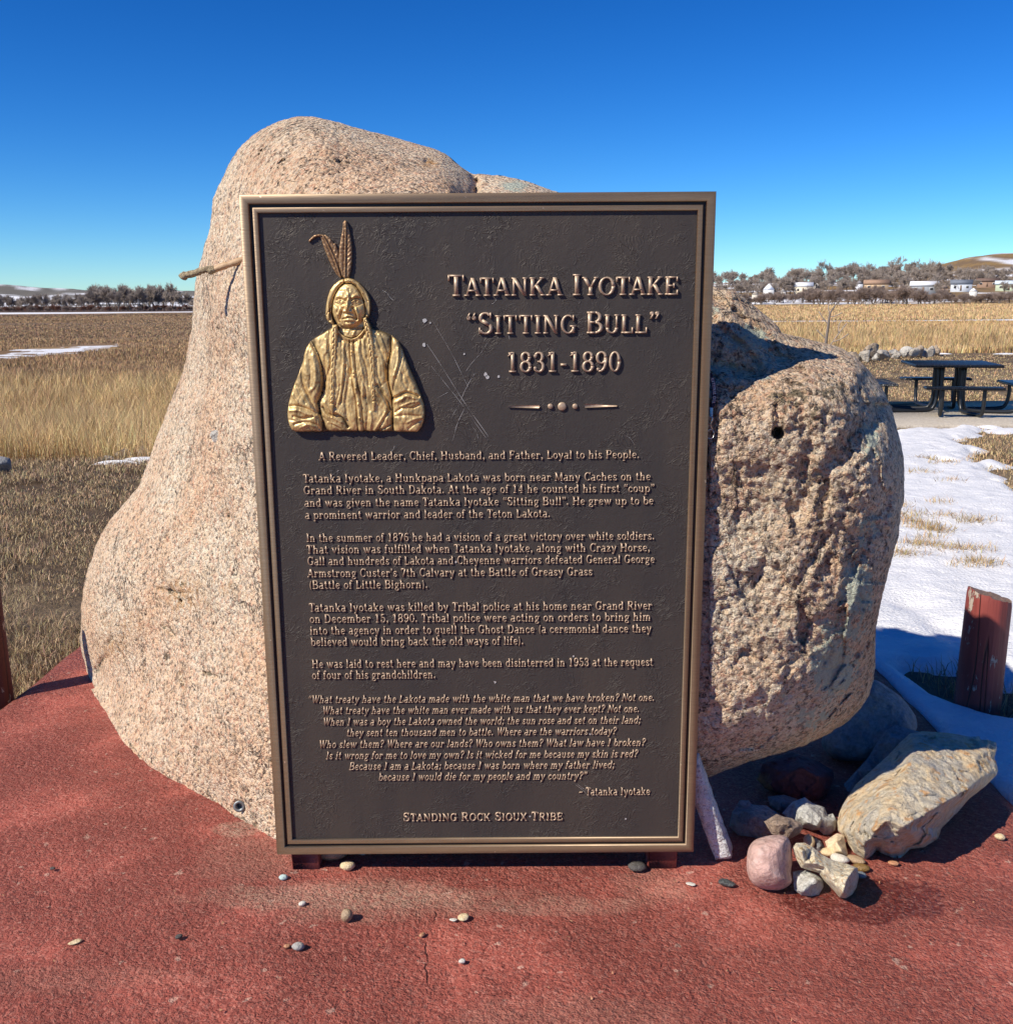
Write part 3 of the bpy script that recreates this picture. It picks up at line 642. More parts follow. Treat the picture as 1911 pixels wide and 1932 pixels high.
gl('M', 1.0, stem(.15, 0, 1, .12, True, True, TN+.01), stem(.84, 0, 1, .13), ('L', .15, .98, .49, .06, TK), ('L', .49, .06, .82, .98, TN))
gl('N', .86, stem(.16, 0, 1, .12, True, True, TN+.01), stem(.70, 0, 1, .12, False, True, TN+.01), ('L', .16, .98, .70, .02, TK))
gl('O', .82, ('A', .41, .5, .32, .475, 0, 360))
gl('P', .72, stem(.17, 0, 1, .14), ('A', .39, .72, .24, .245, -90, 90), Hh(.17, .40, .965), Hh(.17, .40, .475))
gl('R', .80, stem(.17, 0, 1, .13), ('A', .39, .74, .22, .225, -90, 90), Hh(.17, .40, .965), Hh(.17, .40, .515), ('L', .40, .50, .62, .08, TK*.9), ('F', .68, 0, .09))
gl('S', .68, ('A', .33, .745, .22, .225, 25, 235), ('A', .33, .265, .25, .24, -160, 62), ('L', .17, .63, .50, .42, TK), V_(.56, .72, .99, .065), V_(.075, .02, .30, .065))
gl('T', .76, stem(.38, 0, 1, .16, True, False), Hh(.06, .70, .965), V_(.08, .72, 1., .07), V_(.68, .72, 1., .07))
gl('U', .82, V_(.17, .30, 1.), ('F', .17, .93, .14), V_(.65, .30, 1., TN+.01), ('F', .65, .93, .12), ('A', .41, .30, .235, .275, 180, 360))
gl('W', 1.12, ('L', .13, .98, .35, .02, TK), ('L', .35, .02, .57, .98, TN), ('L', .52, .98, .76, .02, TK), ('L', .76, .02, .98, .98, TN), ('F', .13, .93, .12), ('F', .55, .93, .12), ('F', .98, .93, .11))
gl('X', .80, ('L', .13, .98, .66, .02, TK), ('L', .13, .02, .64, .98, TN+.01), ('F', .13, .93, .12), ('F', .65, .93, .11), ('F', .13, 0, .11), ('F', .67, 0, .12))
gl('Y', .80, ('L', .12, .98, .40, .44, TK), ('L', .42, .44, .68, .98, TN+.01), V_(.41, 0, .46), ('F', .41, 0, .15), ('F', .12, .93, .12), ('F', .68, .93, .11))
T2, N2 = .145, .083
bowl = lambda cx, rx=.20, a0=0, a1=360: ('A', cx, .325, rx, .30, a0, a1, T2, N2)
gl('a', .60, ('A', .27, .47, .20, .19, 0, 128, T2, N2), V_(.43, .02, .48, T2), ('A', .255, .175, .185, .165, 0, 360, T2*.9, N2*.85), ('F', .50, 0, .09))
gl('b', .64, V_(.15, 0, 1., T2), ('F', .11, .93, .09), bowl(.34, .215))
gl('c', .56, bowl(.30, .205, 40, 325), ('O', .45, .50, .075))
gl('d', .66, V_(.48, .02, 1., T2), ('F', .43, .93, .09), ('F', .53, 0, .08), bowl(.29, .205))
gl('e', .58, bowl(.30, .205, 0, 318), Hh(.12, .48, .345, N2))
gl('f', .40, V_(.17, 0, .80, T2), ('F', .18, 0, .15), ('A', .30, .79, .135, .18, 60, 180, T2, N2), Hh(.04, .35, .62, N2), ('O', .385, .90, .07))
gl('g', .60, ('A', .27, .42, .165, .21, 0, 360, T2*.9, N2), ('A', .28, -.10, .20, .145, 0, 360, N2*1.2, N2), ('L', .17, .22, .14, .09, N2), ('L', .14, .07, .40, .05, T2*.8), ('O', .50, .60, .06))
gl('h', .70, V_(.16, 0, 1., T2), ('F', .12, .93, .09), ('F', .16, 0, .13), V_(.50, 0, .42, T2), ('F', .51, 0, .13), ('A', .335, .42, .17, .205, 0, 180, T2, N2))
gl('i', .34, V_(.17, 0, X_, T2), ('F', .13, .59, .09), ('F', .17, 0, .14), ('O', .165, .87, .095))
gl('k', .68, V_(.16, 0, 1., T2), ('F', .12, .93, .09), ('F', .16, 0, .13), ('L', .20, .25, .47, .62, N2), ('L', .30, .38, .50, .03, T2), ('F', .50, .59, .10), ('F', .54, 0, .11))
gl('l', .34, V_(.17, 0, 1., T2), ('F', .13, .93, .09), ('F', .17, 0, .14))
gl('m', 1.0, V_(.16, 0, X_, T2), ('F', .12, .59, .09), ('F', .16, 0, .12), V_(.49, 0, .42, T2), ('F', .49, 0, .12), V_(.82, 0, .42, T2), ('F', .83, 0, .12), ('A', .33, .42, .165, .205, 0, 180, T2, N2), ('A', .66, .42, .165, .205, 0, 180, T2, N2))
gl('n', .70, V_(.16, 0, X_, T2), ('F', .12, .59, .09), ('F', .16, 0, .13), V_(.50, 0, .42, T2), ('F', .51, 0, .13), ('A', .335, .42, .17, .205, 0, 180, T2, N2))
gl('o', .60, bowl(.30, .21))
gl('p', .66, V_(.16, -.30, X_, T2), ('F', .12, .59, .09), ('F', .16, -.30, .14), bowl(.36, .205))
gl('q', .64, V_(.48, -.30, X_, T2), ('F', .48, -.30, .14), bowl(.29, .205))
gl('r', .52, V_(.16, 0, X_, T2), ('F', .12, .59, .09), ('F', .17, 0, .15), ('A', .34, .40, .19, .215, 55, 170, T2, N2), ('O', .44, .53, .08))
gl('s', .52, ('A', .26, .485, .15, .145, 25, 230, T2*.8, N2), ('A', .26, .17, .17, .145, -160, 60, T2*.9, N2), ('L', .15, .41, .38, .26, T2*.9), V_(.40, .46, .65, .055), V_(.085, .01, .22, .055))
gl('t', .44, V_(.18, .16, .88, T2), Hh(.04, .38, .62, N2), ('A', .295, .16, .12, .135, 180, 320, T2, N2))
gl('u', .70, V_(.16, .24, X_, T2), ('F', .12, .59, .09), V_(.51, .02, X_, T2), ('F', .47, .59, .09), ('F', .56, 0, .08), ('A', .335, .24, .175, .215, 180, 360, T2, N2))
gl('v', .64, ('L', .12, .64, .32, .01, T2), ('L', .33, .01, .52, .64, N2), ('F', .12, .59, .12), ('F', .52, .59, .10))
gl('w', .92, ('L', .12, .64, .30, .01, T2), ('L', .30, .01, .48, .64, N2), ('L', .44, .64, .62, .01, T2), ('L', .63, .01, .80, .64, N2), ('F', .12, .59, .11), ('F', .45, .59, .10), ('F', .81, .59, .10))
gl('y', .64, ('L', .12, .64, .33, .02, T2), ('L', .52, .64, .28, -.22, N2), ('F', .12, .59, .12), ('F', .52, .59, .10), ('O', .19, -.22, .085), ('L', .19, -.27, .28, -.22, N2))
gl('z', .54, Hh(.08, .46, .625, N2), Hh(.07, .47, .035, N2), ('L', .42, .62, .12, .04, T2), V_(.09, .46, .66, .06), V_(.46, 0, .2, .06))
gl('0', .64, ('A', .32, .5, .225, .475, 0, 360)); gl('1', .64, V_(.33, 0, 1.), ('F', .33, 0, .19), ('L', .12, .80, .30, .95, .085), Hh(.12, .33, .94, .07))
gl('3', .64, ('A', .31, .755, .185, .215, -75, 155), ('A', .31, .275, .225, .25, -155, 90), ('O', .13, .80, .085), ('O', .12, .19, .085), Hh(.24, .33, .525, .06))
gl('4', .66, V_(.43, 0, 1.), ('L', .10, .30, .42, .97, TN), Hh(.06, .60, .29), ('F', .43, 0, .15))
gl('5', .64, ('A', .30, .32, .23, .29, -155, 125), V_(.155, .50, .97, .075), Hh(.14, .52, .95, .10), ('O', .12, .20, .085))
gl('6', .64, ('A', .32, .30, .215, .275, 0, 360), ('A', .40, .46, .30, .515, 78, 190), ('O', .49, .88, .08))
gl('7', .64, Hh(.08, .57, .94, .11), ('L', .55, .94, .28, 0, TK*.95), V_(.095, .72, .96, .07))
gl('8', .64, ('A', .32, .75, .19, .22, 0, 360), ('A', .32, .275, .225, .25, 0, 360))
gl('9', .64, ('A', .32, .70, .215, .275, 0, 360), ('A', .24, .54, .30, .515, -102, 10), ('O', .15, .12, .08))
gl('.', .30, ('O', .14, .09, .105)); gl(',', .30, ('O', .15, .10, .10), ('L', .21, .10, .10, -.17, .07))
gl(';', .30, ('O', .16, .10, .10), ('L', .21, .10, .11, -.17, .07), ('O', .16, .54, .10))
gl("'", .26, ('O', .13, .90, .095), ('L', .19, .90, .08, .66, .065))
gl('\u201d', .50, ('O', .13, .90, .095), ('L', .19, .90, .08, .66, .065), ('O', .36, .90, .095), ('L', .42, .90, .31, .66, .065))
gl('\u201c', .50, ('O', .14, .74, .095), ('L', .08, .74, .19, .98, .065), ('O', .37, .74, .095), ('L', .31, .74, .42, .98, .065))
gl('(', .36, ('A', .38, .40, .22, .62, 118, 242, .12, .05)); gl(')', .36, ('A', -.02, .40, .22, .62, -62, 62, .12, .05))
gl('?', .54, ('A', .26, .76, .19, .215, -55, 160, TK*.85, TN), ('L', .36, .60, .25, .42, .10), V_(.25, .30, .44, .09), ('O', .25, .09, .10), ('O', .10, .78, .08))
gl('-', .42, Hh(.05, .37, .36, .11)); gl('~', .52, ('L', .05, .33, .17, .44, .08), ('L', .16, .44, .34, .36, .09), ('L', .33, .36, .46, .47, .08))
gl(' ', .34)

def glyph_polys(c):
    """list of polygons (convex quads strips) in em units"""
    out = []
    for p in G[c][1]:
        k = p[0]
        if k == 'L':
            _, x0, y0, x1, y1, w = p; d = np.array([x1-x0, y1-y0]); L = np.hypot(*d); n = np.array([-d[1], d[0]])/L
            if abs(x1-x0) > .02 and abs(y1-y0) > .02: hw = w*.5*L/abs(y1-y0) if abs(d[1]) > abs(d[0])*.8 else None
            else: hw = None
            if hw: q = [(x0-hw, y0), (x0+hw, y0), (x1+hw, y1), (x1-hw, y1)]
            else: q = [(x0-n[0]*w/2, y0-n[1]*w/2), (x1-n[0]*w/2, y1-n[1]*w/2), (x1+n[0]*w/2, y1+n[1]*w/2), (x0+n[0]*w/2, y0+n[1]*w/2)]
            out.append(('strip', np.array([[q[0], q[3]], [q[1], q[2]]])))
        elif k == 'F':
            x, y, hw = p[1:4]; t = SF; out.append(('strip', np.array([[(x-hw, y), (x-hw, y+t)], [(x+hw, y), (x+hw, y+t)]])))
        elif k == 'A':
            cx, cy, rx, ry, a0, a1 = p[1:7]; th, tn = (p[7], p[8]) if len(p) > 7 else (TK, TN)
            n = max(4, int(abs(a1-a0)/20)); S = []
            for a in np.linspace(a0, a1, n+1):
                a = math.radians(a); ca, sa = math.cos(a), math.sin(a); w = tn+(th-tn)*ca*ca
                S.append([(cx+(rx-w/2)*ca, cy+(ry-w/2)*sa), (cx+(rx+w/2)*ca, cy+(ry+w/2)*sa)])
            out.append(('strip', np.array(S)))
        elif k == 'O':
            x, y, r_ = p[1:4]; out.append(('fan', np.array([(x+r_*math.cos(t), y+r_*math.sin(t)) for t in np.linspace(0, 2*math.pi, 10)[:-1]])))
    return out
_gc = {}
def glyph_mesh(c):
    """vertices (x, y, layer, top?) quads; top faces a hair apart so that no two share a plane"""
    if c in _gc: return _gc[c]
    V = []; Q = []; n = 0
    for li, (kind, S) in enumerate(glyph_polys(c)):
        if kind == 'strip':
            m = len(S)
            for j in range(m):
                for side in (0, 1):
                    V.append((*S[j, side], li, 1)); V.append((*S[j, side], li, 0))
            id_ = lambda j, s, b: n+j*4+s*2+b
            for j in range(m-1):
                Q.append([id_(j, 0, 0), id_(j+1, 0, 0), id_(j+1, 1, 0), id_(j, 1, 0)])
                Q.append([id_(j, 0, 1), id_(j+1, 0, 1), id_(j+1, 0, 0), id_(j, 0, 0)])
                Q.append([id_(j, 1, 0), id_(j+1, 1, 0), id_(j+1, 1, 1), id_(j, 1, 1)])
            Q.append([id_(0, 0, 1), id_(0, 0, 0), id_(0, 1, 0), id_(0, 1, 1)]); Q.append([id_(m-1, 0, 0), id_(m-1, 0, 1), id_(m-1, 1, 1), id_(m-1, 1, 0)])
            n += m*4
        else:
            m = len(S)
            for x, y in S: V.append((x, y, li, 1)); V.append((x, y, li, 0))
            for j in range(m): Q.append([n+2*j, n+2*j+1, n+2*((j+1) % m)+1, n+2*((j+1) % m)])
            for j in range(1, m//2): Q.append([n+2*j, n+2*(j+1), n+2*((m-j-1) % m) if False else n+2*(m-j-1), n+2*(m-j)])
            Q.append([n, n+2, n+2*(m-1), n])if False else None
            V.append((S[:, 0].mean(), S[:, 1].mean(), li+.3, 1)); c0 = n+2*m
            for j in range(0, m, 1): Q.append([c0, n+2*j, n+2*((j+1) % m), c0])
            n += 2*m+1
    V = np.array(V, float).reshape(-1, 4); Q = [q for q in Q if q]
    T3 = np.array([q[:3] for q in Q if q[0] == q[3]], int).reshape(-1, 3); Q4 = np.array([q for q in Q if q[0] != q[3]], int).reshape(-1, 4)
    _gc[c] = (V, Q4, T3); return _gc[c]
KERN = {('T', 'a'): -.10, ('T', 'e'): -.10, ('T', 'A'): -.07, ('A', 'T'): -.08, ('Y', 'O'): -.03, ('W', 'h'): -.02, ('K', 'A'): -.01, ('T', 'r'): -.06, ('O', 'T'): -.02}
def text_line(s, u0, u1, v0, v1, cap_px, small=0., slant=0., h=.0034, name='inscription_line', track=.05, words=False):
    pa, pb = atY(float(u0), float(v0), YF-h), atY(float(u1), float(v1), YF-h); x0, x1 = pa[0], pb[0]; z = (pa[2]+pb[2])/2
    top = atY((u0+u1)/2., (v0+v1)/2.-cap_px, YF-h); bot = atY((u0+u1)/2., (v0+v1)/2., YF-h); cap = top[2]-bot[2]
    pen = 0; items = []; prev = None
    for ch in s:
        sc = 1.; g = ch
        if small and ch.islower(): g = ch.upper(); sc = small
        pen += KERN.get((prev, g), 0)
        items.append((g, pen, sc)); pen += (G[g][0]+track)*sc; prev = g
    width = pen-track; sx = (x1-x0)/width
    if words:
        runs = [[]]
        for it in items:
            if it[0] == ' ': runs.append([])
            else: runs[-1].append(it)
    else: runs = [items]
    for items in runs:
      VV = []; Q4 = []; T3 = []; n = 0
      for g, x, sc in items:
          V, q, t = glyph_mesh(g)
          if not len(V): continue
          X = x0+(x+V[:, 0]*sc)*sx+V[:, 1]*sc*slant*cap; Z = z+V[:, 1]*sc*cap
          Yv = np.where(V[:, 3] > .5, YF-h-V[:, 2]*.000045, YF+.0005)
          VV.append(np.stack([X, Yv, Z], 1)); Q4.append(q+n); T3.append(t+n); n += len(V)
      pmesh(name, np.vstack(VV), [np.vstack(Q4), np.vstack(T3)], M_letter, plaque)
m_ = NM('raised_bronze_letters'); nz_ = m_.noise(150, 3)
M_letter = m_.out(m_.mix(m_.ramp(nz_.outputs[0], [(.3, 0), (.7, 1)]), (.38, .275, .185), (.50, .365, .25)), .42, m_.bump(nz_.outputs[0], .0003), .25)
LQ, RQ = '\u201c', '\u201d'
text_line('Tatanka Iyotake', 843.7, 1281, 560.2, 554.9, 40, .86, h=.0055, name='title_word', track=.02, words=True)
text_line(LQ+'Sitting Bull'+RQ, 879, 1245, 632.0, 627.0, 41, .86, h=.0055, name='title_word', track=.04, words=True)
text_line('1831-1890', 955, 1171.5, 702.5, 701.2, 38, h=.0055, name='dates_line', track=.04)
for s, u0, u1, v0, v1 in (('A Revered Leader, Chief, Husband, and Father, Loyal to his People.', 601.7, 1206.6, 868.0, 865.0),
 ('Tatanka Iyotake, a Hunkpapa Lakota was born near Many Caches on the', 572.2, 1227.8, 911.1, 905.5),
 ('Grand River in South Dakota. At the age of 14 he counted his first '+LQ+'coup'+RQ, 573.3, 1235, 933, 928),
 ('and was given the name Tatanka Iyotake '+LQ+'Sitting Bull'+RQ+'. He grew up to be', 574.8, 1233, 956, 952),
 ('a prominent warrior and leader of the Teton Lakota.', 576, 1038.6, 979, 976.2),
 ('In the summer of 1876 he had a vision of a great victory over white soldiers.', 578.6, 1235, 1022.5, 1018.2),
 ('That vision was fulfilled when Tatanka Iyotake, along with Crazy Horse,', 578.6, 1226.6, 1044.3, 1040.5),
 ('Gall and hundreds of Lakota and Cheyenne warriors defeated General George', 580.5, 1235.3, 1066.2, 1062.5),
 ("Armstrong Custer's 7th Calvary at the Battle of Greasy Grass", 580.5, 1118, 1089, 1086),
 ('(Battle of Little Bighorn).', 583.5, 807.5, 1110.9, 1110),
 ('Tatanka Iyotake was killed by Tribal police at his home near Grand River', 583.5, 1230.4, 1154, 1150),
 ('on December 15, 1890. Tribal police were acting on orders to bring him', 584.7, 1227.8, 1175.3, 1171.2),
 ('into the agency in order to quell the Ghost Dance (a ceremonial dance they', 585.4, 1229.3, 1197.0, 1193.5),
 ('believed would bring back the old ways of life).', 587, 988.3, 1219, 1216.2),
 ('He was laid to rest here and may have been disinterred in 1953 at the request', 589.2, 1232.3, 1260.3, 1256.7),
 ('of four of his grandchildren.', 589.2, 822.6, 1281.6, 1279.8)):
    text_line(s, u0, u1, v0, v1, 15.4)
for s, u0, u1, v0, v1 in ((LQ+'What treaty have the Lakota made with the white man that we have broken? Not one.', 580.5, 1234.2, 1327, 1322.7),
 ('What treaty have the white man ever made with us that they ever kept? Not one.', 608, 1205.8, 1348, 1343.8),
 ('When I was a boy the Lakota owned the world; the sun rose and set on their land;', 608.9, 1207.7, 1369, 1365.4),
 ('they sent ten thousand men to battle. Where are the warriors today?', 653.5, 1161.6, 1389.6, 1386.2),
 ('Who slew them? Where are our lands? Who owns them? What law have I broken?', 601.3, 1216.4, 1411.6, 1407.6),
 ('Is it wrong for me to love my own? Is it wicked for me because my skin is red?', 614.9, 1202, 1432.6, 1429.3),
 ('Because I am a Lakota; because I was born where my father lived;', 658.4, 1158.5, 1453, 1449.8),
 ('because I would die for my people and my country?'+RQ, 714, 1105.6, 1473.6, 1470.2)):
    text_line(s, u0, u1, v0, v1, 14.2, slant=.2, h=.0030, name='quotation_line')
text_line('~ Tatanka Iyotake', 1092.3, 1226.6, 1501, 1500, 14.4, h=.0030, name='signature_line')
text_line('Standing Rock Sioux Tribe', 761.3, 1062, 1549.6, 1547.9, 15.5, .88, h=.0034, name='tribe_line')
# ornament of tapering bars and dots
for pts in ([(958.6, 766.2), (1016, 763.6), (1018.8, 767), (1016, 770.4), (958.6, 768.4)], [(1163.7, 764.4), (1104, 761.8), (1101.2, 766), (1104, 769.4), (1163.7, 766.6)]):
    a = [atY(u, v, YF-.0045) for u, v in pts]; b = [atY(u, v, YF+.0003) for u, v in pts]; k = len(pts)
    pmesh('ornament_bar', a+b, [np.array([list(range(k))]), np.array([[i, (i+1) % k, k+(i+1) % k, k+i] for i in range(k)])], M_letter, plaque)
for u, v, r_ in ((1038.2, 766.5, 5), (1060.2, 766.8, 8), (1084.6, 766.5, 5)):
    c = atY(u, v, YF); rr_ = r_*.00137; k = 16; V = []
    for rad, dy in ((rr_, .0004), (rr_, -.0035), (rr_*.7, -.0052), (.00001, -.0056)):
        V += [c+np.array([rad*math.cos(t), dy, rad*math.sin(t)]) for t in np.linspace(0, 2*math.pi, k+1)[:-1]]
    pmesh('ornament_dot', V, [np.array([[i*k+j, i*k+(j+1) % k, (i+1)*k+(j+1) % k, (i+1)*k+j] for i in range(3) for j in range(k)])], M_letter, plaque, True)

# ------------------------------------------------------------------ portrait relief on the plaque
def ZP(p):          # sculpting units to picture units
    p = np.asarray(p, float); return np.stack([(820+p[..., 0]/2.76)*.6398, (620+p[..., 1]/2.76)*.6398], -1)
UZ = .000317
def relief(name, poly, hfun, mat, parent, step=5., smooth=True, pat=None):
    Pz, Q, B, d = region(poly, step); h = hfun(Pz[:, 0], Pz[:, 1], d)
    D = ZP(Pz); base = atY(D[:, 0], D[:, 1], YF); Vf = base.copy(); Vf[:, 1] = YF-np.maximum(h, 1)*UZ
    eb = np.unique(B); mp = np.full(len(Pz), -1); mp[eb] = np.arange(len(eb))+len(Pz); low = base[eb].copy(); low[:, 1] = YF+.0004
    S = np.stack([B[:, 1], B[:, 0], mp[B[:, 0]], mp[B[:, 1]]], 1)
    pa = pat(Pz[:, 0], Pz[:, 1], d, h) if pat is not None else np.zeros(len(Pz))
    return pmesh(name, np.vstack([Vf, low]), [Q, S], mat, parent, smooth, {'patina': np.concatenate([pa, np.full(len(eb), .5)])})
def stroke(x, y, pts, w, a, taper=False):
    d, _, _, t = seg_dist(x, y, smooth_path(pts, 5) if len(pts) > 2 else np.array(pts, float)); w = w*(1-.6*t) if taper else w
    return a*np.exp(-(d/w)**2)
def blobh(x, y, cx, cy, rx, ry, a, p=1.): return a*np.exp(-((((x-cx)/rx)**2+((y-cy)/ry)**2)**p))
def crease(x, y, pts, w, a, side=0):
    """sharp fold: steep on one side, soft on the other"""
    pth = smooth_path(pts, 5); d, bx, by, t = seg_dist(x, y, pth); i = np.clip((t*(len(pth)-1)).astype(int), 0, len(pth)-2)
    tx = pth[i+1, 0]-pth[i, 0]; ty = pth[i+1, 1]-pth[i, 1]; sg = np.sign(tx*(y-by)-ty*(x-bx)); ww = np.where(sg > 0, w, w*4)
    e = np.sin(np.clip(t, 0, 1)*math.pi)**.5
    return a*np.exp(-(d/ww)**2)*e
BUST = [(440, 955), (400, 980), (350, 1010), (300, 1040), (268, 1068), (240, 1115), (222, 1170), (205, 1235), (185, 1300), (160, 1370), (132, 1440), (110, 1510), (96, 1570), (88, 1640), (90, 1705), (103, 1750), (125, 1785), (150, 1797), (700, 1797), (1140, 1797), (1170, 1760), (1188, 1710), (1196, 1650), (1190, 1575), (1165, 1500), (1130, 1410), (1085, 1310), (1045, 1215), (1012, 1120), (985, 1065), (930, 1018), (850, 985), (780, 962), (720, 945), (690, 985), (650, 1028), (605, 1043), (555, 1030), (515, 995), (490, 950)]
def h_shirt(x, y, d):
    h = 17+34*np.sqrt(np.clip(1-(1-np.clip(d/150., 0, 1))**2, 0, 1))+5*np.clip(d/10, 0, 1)
    h = h+blobh(x, y, 480, 1250, 130, 260, 12)+blobh(x, y, 720, 1300, 120, 260, 10)
    # sleeves stand forward of the body
    sl = inside(x, y, np.array([(60, 1810), (60, 1500), (270, 1050), (330, 1160), (362, 1260), (376, 1380), (368, 1480), (330, 1560), (345, 1640), (365, 1700), (378, 1810)]))
    sr = inside(x, y, np.array([(1220, 1810), (1220, 1500), (1000, 1060), (925, 1020), (928, 1130), (905, 1270), (908, 1400), (938, 1520), (940, 1600), (945, 1810)]))
    dl, _, _, _ = seg_dist(x, y, np.array([(270, 1065), (330, 1165), (362, 1260), (376, 1380), (368, 1480), (330, 1560), (345, 1640), (365, 1700), (378, 1810)], float))
    dr, _, _, _ = seg_dist(x, y, np.array([(925, 1025), (928, 1130), (905, 1270), (908, 1400), (938, 1520), (940, 1600), (945, 1810)], float))
    h = h+np.where(sl, 18*np.sqrt(np.clip(dl/45, 0, 1)), -22*np.exp(-(dl/34)**2))
    h = h+np.where(sr, 18*np.sqrt(np.clip(dr/45, 0, 1)), -16*np.exp(-(dr/34)**2))
    for p, w, a in (([(275, 1075), (325, 1165), (358, 1260), (372, 1380), (365, 1480)], 7, -22), ([(212, 1200), (203, 1310), (222, 1420), (262, 1500), (305, 1600), (345, 1650)], 10, -26), ([(365, 1480), (330, 1560), (345, 1640), (368, 1740), (376, 1797)], 9, -30),
        ([(110, 1590), (170, 1588), (250, 1612), (320, 1650)], 11, -24), ([(105, 1625), (180, 1622), (250, 1650), (315, 1665)], 10, 12), ([(140, 1672), (210, 1688), (300, 1670)], 10, -20), ([(150, 1735), (230, 1715), (320, 1740), (345, 1775)], 9, -16), ([(200, 1760), (260, 1735), (310, 1750)], 8, 10), ([(100, 1700), (150, 1705)], 9, -12),
        ([(245, 1140), (235, 1230), (250, 1330)], 12, 10), ([(300, 1180), (320, 1300), (310, 1420), (270, 1470)], 12, 12), ([(270, 1220), (280, 1330), (272, 1430)], 8, -9), ([(160, 1420), (200, 1500), (240, 1560)], 10, -10), ([(130, 1500), (180, 1560)], 9, 9),
        ([(927, 1030), (930, 1130), (906, 1270), (910, 1400), (936, 1520)], 8, -26), ([(1000, 1085), (1010, 1190), (975, 1320), (950, 1420), (938, 1500)], 9, -16), ([(985, 1120), (985, 1220), (955, 1340)], 9, 14), ([(935, 1530), (985, 1508), (1045, 1478), (1095, 1490), (1145, 1512)], 9, -34), ([(950, 1560), (1010, 1535), (1060, 1505), (1130, 1530)], 12, 14), ([(960, 1640), (1020, 1600), (1090, 1605), (1150, 1580)], 9, -16), ([(1010, 1590), (1080, 1560), (1150, 1550)], 8, 9), ([(960, 1670), (1050, 1660), (1150, 1670)], 9, -10), ([(1070, 1770), (1110, 1740), (1170, 1700)], 9, -12), ([(1060, 1720), (1120, 1690), (1180, 1680)], 8, 8), ([(1040, 1250), (1070, 1340), (1110, 1430)], 12, 9), ([(1020, 1330), (1030, 1400), (1060, 1450)], 9, -9),
        ([(935, 1530), (940, 1620), (943, 1797)], 9, -30),
        # body folds
        ([(430, 960), (425, 1100), (440, 1250), (395, 1380)], 8, -14), ([(395, 1180), (392, 1330), (385, 1440)], 9, -14), ([(400, 1050), (405, 1150)], 8, 9), ([(520, 1050), (560, 1150), (590, 1260), (600, 1350)], 9, -10), ([(545, 1080), (545, 1250), (530, 1400), (505, 1560)], 9, 14), ([(560, 1260), (545, 1400), (520, 1560)], 8, -16), ([(600, 1300), (575, 1440), (560, 1600), (585, 1750)], 13, -14), ([(520, 1420), (500, 1520), (470, 1600)], 7, -10), ([(375, 1600), (420, 1655), (490, 1665), (540, 1690), (575, 1760)], 8, -30), ([(390, 1560), (440, 1620), (500, 1640), (560, 1690)], 8, 14), ([(380, 1680), (440, 1730), (520, 1770)], 8, -10), ([(420, 1720), (480, 1740), (550, 1785)], 7, 9), ([(450, 1680), (520, 1720)], 6, 9),
        ([(690, 1030), (690, 1150), (730, 1280), (745, 1420)], 8, -14), ([(665, 1060), (670, 1200), (700, 1350), (700, 1500)], 10, 12), ([(720, 1060), (735, 1200)], 8, -10), ([(800, 1020), (840, 1120), (880, 1250), (895, 1380)], 10, -14), ([(830, 1010), (880, 1120), (895, 1220)], 9, 11), ([(860, 1050), (890, 1140), (900, 1230)], 7, -11), ([(815, 1420), (860, 1480), (900, 1550), (920, 1620)], 9, -24), ([(800, 1450), (850, 1520), (890, 1600)], 9, 11), ([(720, 1500), (740, 1600), (735, 1700), (720, 1790)], 9, -10), ([(760, 1640), (770, 1700), (750, 1790)], 9, 9), ([(905, 1640), (870, 1700), (815, 1790)], 8, -16), ([(880, 1640), (840, 1710), (790, 1790)], 8, 10), ([(940, 1730), (890, 1760), (820, 1795)], 7, -14), ([(810, 1200), (820, 1330), (850, 1420)], 9, -12), ([(690, 1350), (715, 1440), (720, 1520)], 8, -10), ([(480, 1330), (490, 1450)], 7, -9),
        ([(650, 1350), (640, 1480)], 8, 8)):
        h = h+stroke(x, y, p, w*1.15, a*.68)
    h = h+stroke(x, y, [(590, 1062), (597, 1200), (615, 1400), (642, 1550), (656, 1797)], 5, -13)+stroke(x, y, [(622, 1060), (634, 1200), (656, 1400), (684, 1550), (707, 1797)], 5, -13)
    h = h+stroke(x, y, [(606, 1062), (615, 1200), (636, 1400), (663, 1550), (682, 1797)], 12, 8)
    for bx, by in ((607, 1172), (624, 1315), (646, 1444), (662, 1573), (675, 1688), (610, 1150), (628, 1340)): h = h+blobh(x, y, bx, by, 10, 11, 9, 2.)
    h = h+stroke(x, y, [(505, 990), (550, 1030), (605, 1046), (660, 1022), (705, 970)], 11, 16)+stroke(x, y, [(490, 1010), (545, 1058), (608, 1076), (672, 1050), (715, 1000)], 7, -9)
    # cast chisel texture
    h = h+2.6*vnoise(np.stack([x/26., y/60., x*0], 1), 5)+1.8*vnoise(np.stack([x/11., y/22., x*0], 1), 6)
    return np.maximum(h, 8)
FACE = [(548, 594), (610, 596), (655, 636), (692, 690), (714, 770), (720, 830), (712, 890), (705, 935), (690, 985), (660, 1022), (605, 1044), (550, 1030), (505, 985), (490, 930), (462, 880), (446, 830), (452, 745), (470, 685), (505, 628)]
